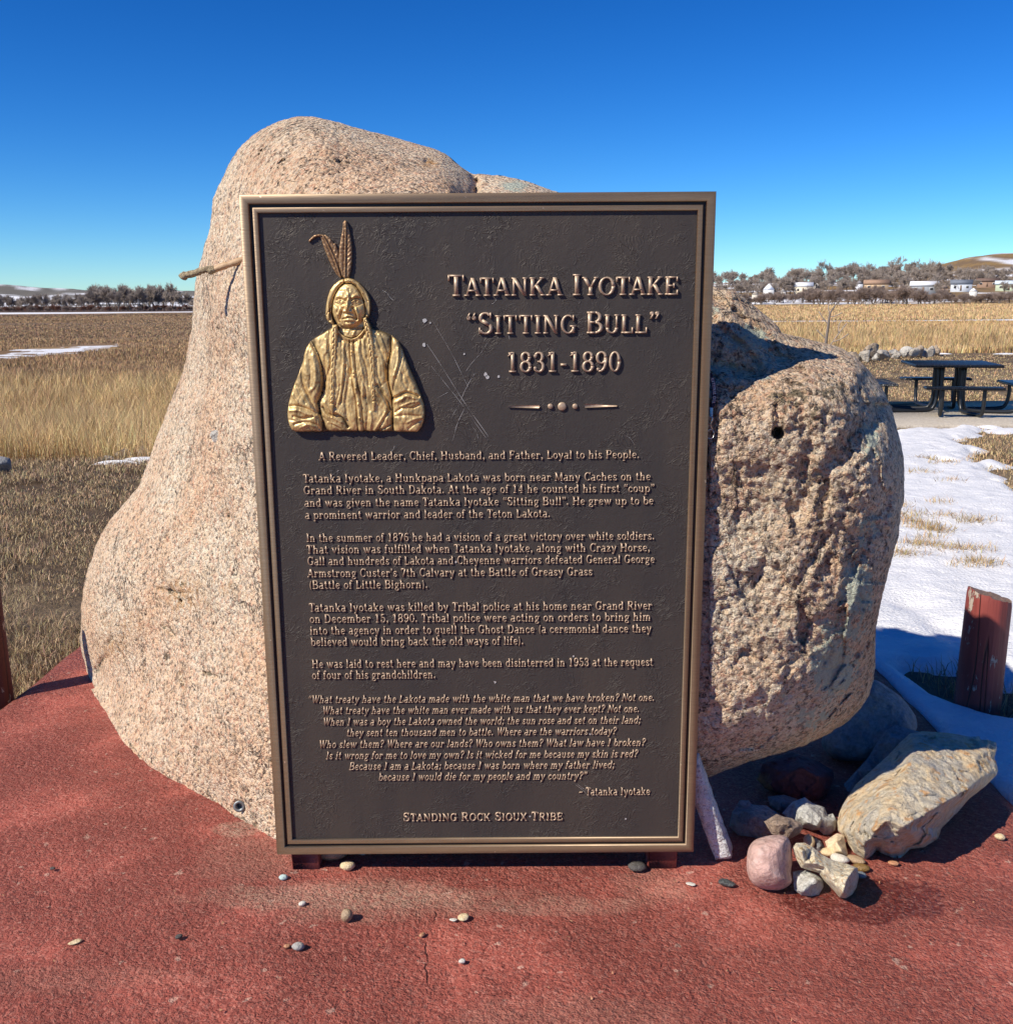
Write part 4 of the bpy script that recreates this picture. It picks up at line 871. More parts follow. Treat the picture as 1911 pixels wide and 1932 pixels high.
def h_face(x, y, d):
    fx = (x-583)/140; fy = (y-775)/190; r2 = fx*fx+fy*fy
    h = 26+52*np.sqrt(np.clip(1.02-r2, 0.0, 1))
    neck = sstep(925, 965, y); h = h*(1-neck)+neck*(30+16*np.exp(-((x-600)/70)**2)); h = h-14*np.exp(-((y-965)/14)**2)*np.exp(-((x-585)/110)**2)
    for p, w, a in (([(575, 1000), (590, 960)], 9, 5), ([(640, 960), (620, 1010)], 9, 7),
        ([(478, 712), (510, 698), (555, 715)], 13, 9), ([(615, 712), (655, 690), (698, 712)], 13, 9),      # brows
        ([(560, 735), (578, 715)], 9, -10), ([(612, 728), (604, 715)], 8, -14), ([(520, 722), (560, 732)], 7, -8), ([(625, 722), (672, 718)], 7, -7),
        ([(587, 680), (580, 740), (577, 800)], 15, 15), ([(578, 790), (577, 822)], 17, 17), ([(545, 815), (553, 822)], 12, 12), ([(612, 818), (606, 824)], 12, 12),
        ([(550, 836), (600, 838)], 7, -12), ([(540, 842), (534, 880)], 7, 0), ([(545, 795), (527, 838), (514, 885)], 7, -13), ([(616, 790), (640, 838), (652, 885)], 8, -20), ([(520, 800), (500, 850)], 12, 7), ([(645, 800), (662, 850), (660, 900)], 10, 12),
        ([(536, 884), (560, 876), (585, 868), (612, 872), (648, 884)], 5, -15), ([(558, 866), (585, 858), (615, 864)], 9, 8), ([(560, 894), (590, 890), (618, 894)], 8, 9), ([(560, 908), (590, 908), (620, 906)], 7, -9),
        ([(583, 930), (595, 928)], 26, 8), ([(480, 755), (515, 775), (555, 760)], 6, -6), ([(495, 772), (530, 782), (556, 772)], 5, 4), ([(620, 768), (650, 778), (690, 762)], 6, -8), ([(620, 790), (645, 800)], 6, -5),
        ([(470, 770), (500, 800), (495, 830)], 8, -6), ([(500, 860), (510, 900), (530, 925)], 6, -8), ([(520, 870), (512, 905)], 5, -5), ([(670, 850), (672, 900), (655, 930)], 6, -9), ([(482, 880), (500, 910)], 6, -6),
        ([(568, 640), (575, 690)], 6, 4), ([(590, 640), (596, 700)], 5, -5), ([(500, 660), (545, 655)], 6, -3), ([(570, 610), (640, 650)], 10, 3), ([(640, 740), (700, 740)], 25, -5)):
        h = h+stroke(x, y, p, w, a)
    for ex, ey in ((523, 740), (646, 741)):
        h = h+blobh(x, y, ex, ey+3, 44, 24, -9)+blobh(x, y, ex, ey, 26, 11, 11, 1.4)-blobh(x, y, ex+2, ey, 8, 6, 9, 1.5)
        h = h+stroke(x, y, [(ex-34, ey+3), (ex-10, ey-12), (ex+14, ey-11), (ex+36, ey+4)], 4, 6)+stroke(x, y, [(ex-32, ey-4), (ex-8, ey-20), (ex+18, ey-18)], 4, -6)+stroke(x, y, [(ex-30, ey+8), (ex, ey+13), (ex+30, ey+8)], 4, 4)
    h = h+blobh(x, y, 488, 800, 32, 32, 7)+blobh(x, y, 680, 800, 28, 32, 6)+blobh(x, y, 555, 640, 50, 34, 5)
    h = h+1.2*vnoise(np.stack([x/13., y/13., x*0], 1), 8)
    return np.maximum(np.minimum(h, 24+d*2.2), 18)
HAIR = [(545, 556), (505, 570), (460, 606), (428, 650), (408, 710), (396, 775), (392, 840), (398, 885), (420, 915), (448, 932), (466, 930), (448, 880), (440, 845), (446, 770), (464, 705), (496, 642), (528, 604), (548, 596), (602, 596), (640, 618), (676, 668), (700, 725), (716, 790), (718, 840), (712, 874), (736, 876), (752, 845), (759, 790), (754, 725), (735, 678), (706, 634), (668, 592), (620, 562), (580, 552)]
def h_hair(x, y, d):
    h = 22+40*np.sqrt(np.clip(1-(1-np.clip(d/34., 0, 1))**2, 0, 1))*np.clip(1-.35*np.abs(x-575)/190, .4, 1)
    h = h+stroke(x, y, [(540, 545), (545, 575), (548, 606)], 5, -26)
    for k in range(5): h = h+stroke(x, y, [(530-12*k, 580+4*k), (462-9*k+18, 660), (425-3*k+10, 780), (425+4*k, 900)], 3.2, -5)
    for k in range(5): h = h+stroke(x, y, [(575+14*k, 566+4*k), (670+7*k, 640), (722+4*k, 740), (730+3*k, 850)], 3.2, -5)
    return h+stroke(x, y, [(700, 680), (735, 740)], 4, -8)+stroke(x, y, [(405, 850), (440, 790)], 4, -8)
def ribbon(center, hw):
    c = smooth_path(center, 6); t = np.linspace(0, 1, len(c)); w = np.interp(t, np.linspace(0, 1, len(hw)), hw)
    T = np.gradient(c, axis=0); T /= np.linalg.norm(T, axis=1)[:, None]; N = np.stack([-T[:, 1], T[:, 0]], 1)
    return np.vstack([c+N*w[:, None], (c-N*w[:, None])[::-1]]), c
def h_braid(c, base, per=46.):
    L = np.r_[0, np.cumsum(np.linalg.norm(np.diff(c, axis=0), axis=1))]
    def f(x, y, d):
        dd, bx, by, t = seg_dist(x, y, c); s = t*L[-1]; side = np.sign(x-bx); ph = (s/per+np.where(side > 0, .5, 0)) % 1
        h = base+26*np.sqrt(np.clip(1-(1-np.clip(d/17., 0, 1))**2, 0, 1)); tail = sstep(.80, .84, t)
        tw = 8*np.abs(np.sin((ph+dd*side*.0-dd/40.)*math.pi))**.6-6-6*np.exp(-(dd/3)**2)
        h = h+tw*(1-tail)-16*np.exp(-((t-.825)/.012)**2)+tail*3*np.sin(x*.9)
        return np.maximum(h, 10)
    return f
def h_feather(rachis, base):
    c = smooth_path(rachis, 6)
    def f(x, y, d):
        dd, bx, by, t = seg_dist(x, y, c); sd = np.sign(x-bx)
        h = base+6*np.clip(d/8, 0, 1)+3*np.exp(-((d-20)/14)**2)+10*np.exp(-(dd/5)**2)-5*np.exp(-((dd-11)/6)**2)
        return h+1.3*np.sin((y*.16+dd*.20))*np.clip(dd/10, 0, 1)*np.clip(d/6, 0, 1)+2*vnoise(np.stack([x/16., y/16., x*0], 1), 4)
    return f
M_gold = mat_gold('gold_bronze', (.52, .335, .135), (.82, .60, .27), .44)
M_feat = mat_gold('brown_bronze', (.26, .15, .075), (.38, .235, .12), .42)
rec = lambda lo, hi: (lambda x, y, d, h: .75*(1-sstep(lo, hi, h)))
def lap(amount): return None
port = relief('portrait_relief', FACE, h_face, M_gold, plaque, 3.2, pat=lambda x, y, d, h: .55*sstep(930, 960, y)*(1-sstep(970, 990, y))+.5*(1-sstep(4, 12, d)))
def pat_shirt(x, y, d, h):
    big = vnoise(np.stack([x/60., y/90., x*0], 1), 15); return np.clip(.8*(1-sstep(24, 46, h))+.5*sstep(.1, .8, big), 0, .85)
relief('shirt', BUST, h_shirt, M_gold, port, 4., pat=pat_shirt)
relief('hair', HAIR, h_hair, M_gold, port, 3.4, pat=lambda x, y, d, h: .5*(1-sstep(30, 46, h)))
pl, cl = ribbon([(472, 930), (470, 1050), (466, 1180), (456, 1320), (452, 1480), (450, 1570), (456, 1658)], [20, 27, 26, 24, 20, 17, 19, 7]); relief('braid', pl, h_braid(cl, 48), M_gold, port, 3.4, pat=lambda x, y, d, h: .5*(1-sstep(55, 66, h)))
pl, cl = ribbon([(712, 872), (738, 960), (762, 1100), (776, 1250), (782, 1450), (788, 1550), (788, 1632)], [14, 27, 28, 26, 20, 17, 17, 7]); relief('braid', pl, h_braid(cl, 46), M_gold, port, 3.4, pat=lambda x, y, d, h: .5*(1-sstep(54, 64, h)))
relief('feather', [(545, 84), (532, 108), (529, 160), (514, 230), (501, 320), (497, 420), (504, 490), (524, 538), (550, 558), (582, 548), (597, 480), (604, 420), (607, 350), (602, 260), (590, 195), (577, 140), (566, 92)], h_feather([(556, 88), (555, 250), (551, 400), (549, 558)], 15), M_feat, port, 3.4)
relief('feather', [(258, 262), (252, 248), (272, 225), (300, 203), (335, 196), (390, 203), (420, 222), (448, 258), (455, 275), (468, 268), (488, 325), (497, 365), (499, 440), (512, 500), (520, 540), (510, 552), (480, 524), (450, 475), (416, 402), (388, 335), (368, 275), (352, 222), (335, 212), (305, 222), (280, 240)], h_feather([(340, 204), (375, 215), (430, 320), (478, 435), (514, 545)], 13), M_feat, port, 3.4)

# ------------------------------------------------------------------ lanyard and stick
M_navy = mat_plain('navy_webbing', (.012, .014, .045), .7, 0, .2, 200, .0006, 500)
M_white = mat_plain('white_print', (.72, .72, .74), .6)
lan = empty('lanyard', atY(1342., 742., 2.548)); tag(lan, 'navy lanyard with white lettering hanging between the plaque edge and the boulder', 'lanyard')
LO = np.array(lan.location)
def lmesh(name, V, polys, mat, parent=lan, sm=False): return mesh_np(name, np.asarray(V)-LO, polys, mat, parent, sm)
cen = smooth_path([(1339.5, 704), (1343.5, 716), (1346.3, 730), (1347.2, 745), (1346.2, 757), (1343.4, 767), (1341.6, 772)], 6); wd = np.interp(np.linspace(0, 1, len(cen)), [0, .2, .5, .8, 1], [5, 8, 9.5, 7, 3.6])*.00137
V = []; LYY = 2.546
for (u, v), w in zip(cen, wd):
    p = atY(u, v, LYY); V += [p+np.array([-w/2, .004, 0]), p+np.array([w/2, -.001, 0]), p+np.array([w/2, .0002, 0]), p+np.array([-w/2, .0052, 0])]
k = len(cen); lmesh('strap', V, [np.array([[i*4+j, i*4+(j+1) % 4, (i+1)*4+(j+1) % 4, (i+1)*4+j] for i in range(k-1) for j in range(4)])], M_navy)
VV = []; Qs = []; T3 = []; n = 0; Lc = np.r_[0, np.cumsum(np.linalg.norm(np.diff(cen, axis=0), axis=1))]; s_ = 9.0
for ch in 'NATIONAL GUA':
    Vg, q, t3 = glyph_mesh(ch)
    if len(Vg):
        cap = 6.0; cu = np.interp(s_+Vg[:, 0]*cap*.86, Lc, cen[:, 0]); cv = np.interp(s_+Vg[:, 0]*cap*.86, Lc, cen[:, 1])
        p = atY(cu-2.8+Vg[:, 1]*cap, cv, LYY-.0024-.0002*Vg[:, 3]-.00002*Vg[:, 2]); VV.append(p); Qs.append(q[:, ::-1]+n); T3.append(t3[:, ::-1]+n); n += len(Vg)
    s_ += (G[ch][0]+.06)*cap*.86
lmesh('lettering', np.vstack(VV), [np.vstack(Qs), np.vstack(T3)], M_white)
mb = MB(); mb.box(atY(1341.0, 778., LYY-.001), (.0085, .004, .024), bev=.001); mb.build('plastic_clip', mat_plain('pale_blue_plastic', (.42, .62, .66), .4), lan); COL.objects[-1].data.transform(Matrix.Translation(-Vector(LO)))
M_chrome = mat_plain('chrome_hook', (.62, .6, .55), .25, .9)
mb = MB(); mb.tube([atY(u, v, LYY-.002) for u, v in [(1342, 785), (1344, 790), (1342, 795), (1340, 800), (1341, 806), (1343, 809)]], .0018, 6)
mb.build('swivel_hook', M_chrome, lan, True).data.transform(Matrix.Translation(-Vector(LO)))
mb = MB(); c0 = atY(1339.5, 819., LYY-.004); mb.tube([c0+np.array([.0095*math.cos(t), .002*math.sin(2*t), .0120*math.sin(t)]) for t in np.linspace(0, 2*math.pi, 20)], .0011, 6)
mb.build('split_ring', M_chrome, lan, True).data.transform(Matrix.Translation(-Vector(LO)))

def near_Y(u, v): return near_surface(u, v)[1]
m = NM('dry_branch_wood'); nn = m.noise(30, 5, .6, vec=m.obj((1, 1, 1)))
M_stick = m.out(m.mix(m.ramp(nn.outputs[0], [(.35, 0), (.65, 1)]), (.36, .22, .11), (.55, .38, .22)), .6, m.bump(nn.outputs[0], .004))
M_stickend = mat_stone('broken_wood', [(.20, .14, .08), (.52, .42, .26), (.62, .52, .34)], 60, .004, 180)
SY = min(near_Y(430, 515), near_Y(400, 520))-.075
pts = [atY(u, v, SY) for u, v in [(404, 509), (425, 501), (445, 495), (470, 486), (520, 470), (590, 452)]]
pts = [p+np.array([0, .0-.0*i, 0]) for i, p in enumerate(pts)]
st = MB().tube(smooth_path(pts, 4), [.0095, .0095, .010, .0105, .0115]*4+[.012], 10).build('stick', M_stick, None, True, origin=pts[0])
tag(st, 'bare brown stick poking out from behind the upper left edge of the plaque', 'stick')
e = [atY(u, v, SY) for u, v in [(343, 526), (346, 522), (352, 519), (366, 516), (380, 511), (392, 508), (398, 510), (406, 508)]]
V0 = MB().tube(smooth_path(e, 4), np.interp(np.linspace(0, 1, 29), [0, .06, .15, .3, .6, .78, .9, 1], [.006, .0135, .014, .0105, .0105, .0115, .0135, .0098])*(1+.10*rng.standard_normal(29)), 12)
o = V0.build('broken_end', M_stickend, st, True); o.data.transform(Matrix.Translation(-Vector(pts[0]))); o['label'] = 'pale peeled broken end of the stick'

# ------------------------------------------------------------------ traced stones
def rk(poly, ox, oy, sc): return [(ox+x*sc, oy+y*sc) for x, y in poly]
def stone(name, out, inner, mat, label, cat='stone', group=None, depth=.6, step=2.2, rad=10, rough=.004, Yb=None, smooth=False, puff=0., lean=None, seed=1, closed=1, nscale=30):
    """out: outline in picture units; inner: (u, v, metres towards the viewer); solid stone that stands on the pad"""
    out = np.array(out, float); vb = out[:, 1].max(); vt = out[:, 1].min(); ub = out[out[:, 1].argmax(), 0]
    Y0 = ground(ub, vb)[1] if Yb is None else Yb
    wid = (out[:, 0].max()-out[:, 0].min())*Y0/F; D = depth*wid if lean is None else lean
    poly = closed_path(out, closed) if closed > 1 else out
    P, Q, B, d = region(poly, step)
    ysil = lambda v: Y0+.012+(vb-v)/(vb-vt)*D
    pts = [(u, v, ysil(v)) for u, v in out]+[(u, v, ysil(v)-t) for u, v, t in inner]
    A = np.array(pts)
    if len(inner) and not smooth:
        from mathutils.geometry import delaunay_2d_cdt
        vs = [Vector((a[0], a[1])) for a in A]
        nb = len(out); res = delaunay_2d_cdt(vs, [(i, (i+1) % nb) for i in range(nb)], [], 1, 1e-5)
        Ys = np.full(len(P), np.nan); vv = np.array([tuple(x) for x in res[0]]); yy = np.array([A[o[0], 2] if o else np.nan for o in res[3]])
        for f in res[2]:
            a, b, c = vv[f[0]], vv[f[1]], vv[f[2]]; det = (b[1]-c[1])*(a[0]-c[0])+(c[0]-b[0])*(a[1]-c[1])
            if abs(det) < 1e-9: continue
            l1 = ((b[1]-c[1])*(P[:, 0]-c[0])+(c[0]-b[0])*(P[:, 1]-c[1]))/det; l2 = ((c[1]-a[1])*(P[:, 0]-c[0])+(a[0]-c[0])*(P[:, 1]-c[1]))/det; l3 = 1-l1-l2
            mk = (l1 > -.001) & (l2 > -.001) & (l3 > -.001); Ys[mk] = (l1*yy[f[0]]+l2*yy[f[1]]+l3*yy[f[2]])[mk]
        bad = np.isnan(Ys); Ys[bad] = ysil(P[bad, 1])
        for _ in range(1):                              # soften facet edges a little
            acc = np.zeros(len(P)); cn = np.zeros(len(P))
            for i in range(4):
                np.add.at(acc, Q[:, i], Ys[Q[:, (i+1) % 4]]); np.add.at(cn, Q[:, i], 1); np.add.at(acc, Q[:, (i+1) % 4], Ys[Q[:, i]]); np.add.at(cn, Q[:, (i+1) % 4], 1)
            Ys = .5*Ys+.5*acc/np.maximum(cn, 1)
    else:
        Ys = ysil(P[:, 1])
        for u, v, t in inner: Ys = Ys-t*np.exp(-((P[:, 0]-u)**2+(P[:, 1]-v)**2)/(rad*1.2)**2)
    prof = np.sqrt(np.clip(1-(1-np.clip(d/rad, 0, 1))**2, 0, 1))
    if smooth: Ys = Ys-puff*prof
    else: Ys = Ys-rad*.5*Y0/F*prof
    b = ray(P[:, 0], P[:, 1]); W_ = EYE+b*(Ys/b[:, 1])[:, None]
    dn = rough*(.7*fbm(W_*nscale, 4, seed)+.5*(np.abs(vnoise(W_*nscale*.6, seed+3))-.35))
    if not smooth: jt = .006*np.stack([vnoise(W_*40, 61), vnoise(W_*40, 62), vnoise(W_*40, 63)], 1); dn = dn+rough*(1.5*facets((W_+jt)*nscale*.75, seed+5, 1.1)+.7*facets((W_+jt)*nscale*2.1, seed+6, 1.1))
    Ys = Ys+dn*np.clip(d/4, 0, 1); Wf_ = EYE+b*(Ys/b[:, 1])[:, None]
    Rb = d.max(); back = ysil(P[:, 1])+.004+wid*.35*np.sqrt(np.clip(1-(1-np.clip(d/Rb, 0, 1))**2, 0, 1)); Wk = EYE+b*(np.maximum(back, Ys+.004)/b[:, 1])[:, None]
    Wk[:, 2] = np.maximum(Wk[:, 2], -.03)
    eb = np.zeros(len(P), bool); eb[np.unique(B)] = True; mp = np.where(eb, np.arange(len(P)), np.cumsum(~eb)-1+len(P))
    o = mesh_np(name, np.vstack([Wf_, Wk[~eb]]), [Q, mp[Q][:, ::-1]], mat, None, True, origin=ground(ub, vb) if Yb is None else np.array([0, Y0, 0]))
    return tag(o, label, cat, group)
S3 = (1279.6, 1215.6, .3305)
GRP = 'stones laid at the foot of the boulder'
M_tan = mat_stone('tan_quartzite', [(.40, .38, .35), (.58, .52, .41), (.70, .54, .33), (.58, .55, .49)], 9, .006, 55, spots=(.58, .30, .11))
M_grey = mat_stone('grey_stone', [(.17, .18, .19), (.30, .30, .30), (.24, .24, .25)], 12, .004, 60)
M_pale = mat_stone('pale_grey_stone', [(.42, .42, .39), (.62, .61, .56), (.34, .35, .33)], 16, .004, 70)
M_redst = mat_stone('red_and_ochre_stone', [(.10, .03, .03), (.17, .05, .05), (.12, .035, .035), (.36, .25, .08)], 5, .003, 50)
M_brown = mat_stone('brown_rough_stone', [(.26, .18, .13), (.44, .33, .25), (.34, .25, .19)], 20, .005, 90)
M_pink = mat_stone('pink_smooth_stone', [(.50, .31, .27), (.58, .38, .33), (.50, .36, .30)], 8, .0022, 110, spots=(.62, .45, .40))
M_cream = mat_stone('cream_and_rust_stone', [(.60, .40, .18), (.78, .68, .48), (.82, .75, .58), (.70, .50, .26)], 24, .005, 80, spots=(.60, .34, .12))
M_flat = mat_stone('flat_yellow_stone', [(.72, .54, .32), (.78, .64, .44), (.72, .44, .28)], 10, .0015, 90)
stone('stone', rk([(905, 1010), (918, 960), (935, 920), (970, 862), (1010, 800), (1100, 720), (1200, 630), (1262, 562), (1320, 510), (1390, 496), (1450, 500), (1530, 505), (1600, 515), (1660, 527), (1715, 525), (1725, 545), (1765, 545), (1812, 560), (1815, 600), (1800, 650), (1812, 672), (1822, 720), (1815, 745), (1750, 810), (1700, 850), (1660, 880), (1600, 950), (1550, 1000), (1500, 1050), (1480, 1110), (1400, 1160), (1320, 1170), (1290, 1200), (1260, 1225), (1215, 1215), (1150, 1190), (1135, 1170), (1100, 1210), (1065, 1230), (1000, 1190), (950, 1110), (910, 1065)], *S3),
      [(*p, t) for p, t in zip(rk([(1340, 645), (1255, 830), (1185, 1000), (1120, 1060), (1480, 925), (1285, 1040), (1640, 835), (1750, 745), (1450, 700), (1600, 600), (1100, 1100), (1000, 1060), (1000, 960), (1150, 800), (1500, 560), (1245, 1120), (1700, 640), (1120, 930), (1060, 1130), (1180, 1110)], *S3), (.16, .22, .24, .21, .22, .245, .16, .08, .17, .07, .15, .10, .10, .14, .06, .12, .08, .19, .12, .13))],
      M_tan, 'biggest loose stone, tan and angular, lying beside the right foot of the boulder', group=GRP, depth=.55, step=2.0, rad=8, rough=.007, lean=.42, nscale=22)
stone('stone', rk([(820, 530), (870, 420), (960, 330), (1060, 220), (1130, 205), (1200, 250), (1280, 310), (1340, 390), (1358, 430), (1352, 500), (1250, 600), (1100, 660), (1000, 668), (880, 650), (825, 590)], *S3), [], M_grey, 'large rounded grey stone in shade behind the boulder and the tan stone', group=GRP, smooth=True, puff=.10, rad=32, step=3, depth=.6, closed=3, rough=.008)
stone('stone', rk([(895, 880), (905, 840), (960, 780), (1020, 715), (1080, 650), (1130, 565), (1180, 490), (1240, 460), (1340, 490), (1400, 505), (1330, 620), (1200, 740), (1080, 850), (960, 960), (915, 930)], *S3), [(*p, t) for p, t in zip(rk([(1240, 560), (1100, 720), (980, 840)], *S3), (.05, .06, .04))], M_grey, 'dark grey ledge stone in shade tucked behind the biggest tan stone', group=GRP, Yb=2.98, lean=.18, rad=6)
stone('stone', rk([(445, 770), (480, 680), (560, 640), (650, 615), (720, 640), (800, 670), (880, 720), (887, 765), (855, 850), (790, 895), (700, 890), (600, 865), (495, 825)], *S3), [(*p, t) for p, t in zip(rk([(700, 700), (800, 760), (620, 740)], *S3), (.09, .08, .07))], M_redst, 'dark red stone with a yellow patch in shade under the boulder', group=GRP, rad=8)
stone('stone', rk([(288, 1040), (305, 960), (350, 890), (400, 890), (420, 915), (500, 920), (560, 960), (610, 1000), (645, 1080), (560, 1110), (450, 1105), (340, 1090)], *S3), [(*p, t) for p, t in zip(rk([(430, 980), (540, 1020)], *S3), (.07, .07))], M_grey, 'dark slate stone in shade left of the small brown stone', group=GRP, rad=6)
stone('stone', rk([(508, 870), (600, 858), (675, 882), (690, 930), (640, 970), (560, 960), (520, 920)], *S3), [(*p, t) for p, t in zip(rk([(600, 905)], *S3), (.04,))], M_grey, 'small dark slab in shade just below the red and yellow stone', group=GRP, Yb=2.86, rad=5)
stone('stone', rk([(590, 965), (650, 900), (720, 873), (762, 905), (832, 930), (850, 975), (880, 965), (902, 1005), (895, 1062), (862, 1092), (830, 1090), (800, 1060), (760, 1062), (700, 1040), (650, 1010)], *S3), [(*p, t) for p, t in zip(rk([(745, 925), (700, 985), (820, 1000), (790, 1035), (730, 1015)], *S3), (.05, .07, .06, .07, .08))], M_pale, 'pale grey-white broken stone left of the biggest tan stone', group=GRP, rad=4, step=1.6)
stone('stone', rk([(488, 1012), (560, 968), (600, 984), (645, 992), (700, 1020), (712, 1045), (690, 1082), (640, 1110), (590, 1108), (530, 1082)], *S3), [(*p, t) for p, t in zip(rk([(560, 1030), (620, 1020), (660, 1050)], *S3), (.05, .06, .05))], M_brown, 'small rough brown stone touching the top of the pink stone', group=GRP, rad=4, step=1.6, Yb=2.60)
stone('stone', rk([(395, 1180), (430, 1122), (500, 1095), (570, 1088), (620, 1100), (642, 1145), (650, 1230), (642, 1300), (650, 1355), (610, 1392), (560, 1406), (480, 1396), (420, 1362), (390, 1290)], *S3), [], M_pink, 'smooth pink rounded stone at the front of the stone pile', group=GRP, smooth=True, puff=.085, rad=42, step=1.7, closed=4, rough=.0025, nscale=20, lean=.06)
stone('stone', rk([(650, 1160), (672, 1133), (720, 1133), (770, 1160), (820, 1202), (880, 1232), (960, 1252), (1022, 1277), (1029, 1330), (1015, 1390), (990, 1430), (955, 1452), (920, 1447), (880, 1400), (830, 1348), (800, 1305), (740, 1288), (700, 1275), (668, 1220)], *S3), [(*p, t) for p, t in zip(rk([(700, 1185), (720, 1250), (780, 1250), (860, 1310), (930, 1330), (1002, 1284), (958, 1350), (938, 1425), (840, 1270), (890, 1370)], *S3), (.055, .04, .075, .09, .10, .085, .115, .10, .06, .085))], M_cream, 'cream and rust stone shaped like a bone with a dark cut end', group=GRP, rad=6, step=1.6, rough=.004, lean=.07)
stone('stone', rk([(650, 1298), (690, 1290), (735, 1290), (790, 1315), (822, 1345), (828, 1385), (800, 1432), (760, 1442), (700, 1432), (660, 1402)], *S3), [(*p, t) for p, t in zip(rk([(700, 1350), (710, 1410), (780, 1345)], *S3), (.02, .04, .04))], M_pale, 'small blocky grey stone under the bone-shaped stone beside the pink one', group=GRP, rad=4, step=1.6, lean=.05)
stone('stone', rk([(742, 1130), (782, 1103), (812, 1123), (832, 1160), (820, 1185), (775, 1180)], *S3), [(*p, t) for p, t in zip(rk([(790, 1140)], *S3), (.03,))], M_grey, 'small dark stone wedged behind the bone-shaped stone', group=GRP, rad=4, step=1.5, lean=.05)
stone('stone', rk([(835, 1125), (870, 1100), (905, 1078), (945, 1090), (955, 1150), (972, 1222), (930, 1205), (870, 1188), (848, 1165)], *S3), [(*p, t) for p, t in zip(rk([(900, 1130), (930, 1180)], *S3), (.035, .045))], M_flat, 'flat yellow-orange stone leaning at the tip of the biggest stone', group=GRP, rad=4, step=1.5, rough=.002, lean=.05)
# leaning granite bar
M_wgran = mat_stone('white_granite', [(.56, .57, .58), (.78, .79, .80), (.84, .85, .85)], 45, .003, 120, spots=(.30, .26, .27))
pb_ = ground(1367., 1622.)+np.array([0, .012, .010]); pt_ = atY(1300., 1430., 2.585); ax = pt_-pb_; L = np.linalg.norm(ax); ax /= L
sx = np.cross(ax, [0, 1, 0]); sx /= np.linalg.norm(sx); sy = np.cross(sx, ax)
cs = math.cos(.35); sn_ = math.sin(.35); a1 = sx*cs+sy*sn_; a2 = -sx*sn_+sy*cs
V = []; nseg = 34
for i in range(nseg+1):
    for k in range(12):
        t = k/12*4; e = int(t); f = t-e; c4 = [(-1, -1), (1, -1), (1, 1), (-1, 1)]; p0, p1 = c4[e], c4[(e+1) % 4]; q = (p0[0]+(p1[0]-p0[0])*f, p0[1]+(p1[1]-p0[1])*f)
        V.append(pb_+ax*(L*i/nseg)+a1*q[0]*.0235+a2*q[1]*.021)
V = np.array(V); V = V+(.0028*fbm(V*60, 3, 3))[:, None]*np.array([.6, -1, .3]); Pq = [[i*12+k, i*12+(k+1) % 12, (i+1)*12+(k+1) % 12, (i+1)*12+k] for i in range(nseg) for k in range(12)]
mbb = MB().add(V, Pq+[list(range(11, -1, -1)), [nseg*12+k for k in range(12)]])
tag(mbb.build('granite_bar', M_wgran, None, False, origin=pb_), 'narrow white and pink granite bar leaning behind the lower right corner of the plaque', 'stone')

# ------------------------------------------------------------------ pebbles lying about
def pebble(u, v, w, h, mat, label, ang=0., flat=.7, elong=1., sharp=0., seed=0, z=0., name='pebble', cat='pebble', group='pebbles on the red pad', Y=None):
    g = ground(float(u), float(v)) if Y is None else atY(float(u), float(v), Y); r_ = w/2*np.linalg.norm(g-EYE)/F
    n, mseg = 14, 9; V = []
    for i in range(mseg+1):
        th = math.pi*i/mseg
        for k in range(n):
            ph = 2*math.pi*k/n; V.append((math.sin(th)*math.cos(ph), math.sin(th)*math.sin(ph), math.cos(th)))
    V = np.array(V); 
    if sharp:
        pl = rng.standard_normal((9, 3)); pl /= np.linalg.norm(pl, axis=1)[:, None]; dd = rng.uniform(.55, .85, 9)
        for a, b in zip(pl, dd):
            ex_ = np.maximum(V @ a-b, 0); V = V-ex_[:, None]*a*sharp
    V = V*(1+.12*vnoise(V*1.6+seed*7.3, seed))[:, None]; V = V*np.array([elong, 1, flat])*r_/max(elong, 1); ca, sa = math.cos(ang), math.sin(ang)
    V = V @ np.array([[ca, sa, 0], [-sa, ca, 0], [0, 0, 1]]); V[:, 2] -= V[:, 2].min()+.1*r_; V = V+np.array([g[0], g[1], z])
    Pq = np.array([[i*n+k, (i+1)*n+k, (i+1)*n+(k+1) % n, i*n+(k+1) % n] for i in range(mseg) for k in range(n)])
    return tag(mesh_np(name, V, [Pq], mat, None, not sharp, origin=np.array([g[0], g[1], z])), label, cat, group)
PM = {k: mat_stone('pebble_'+k, c, 60, .0008, 300, r_) for k, c, r_ in (('teal', [(.42, .58, .56), (.62, .74, .70)], .5), ('white', [(.62, .58, .50), (.74, .71, .64)], .6), ('tan', [(.34, .24, .15), (.46, .33, .20)], .5), ('cream', [(.66, .50, .28), (.74, .62, .40)], .5),
     ('brown', [(.16, .09, .03), (.30, .18, .05)], .3), ('blue', [(.14, .17, .19), (.22, .25, .27)], .45), ('dark', [(.06, .055, .05), (.11, .10, .09)], .6), ('black', [(.03, .035, .035), (.10, .11, .11)], .35), ('orange', [(.44, .20, .10), (.58, .32, .18)], .6), ('grey', [(.30, .29, .27), (.50, .48, .44)], .6))}
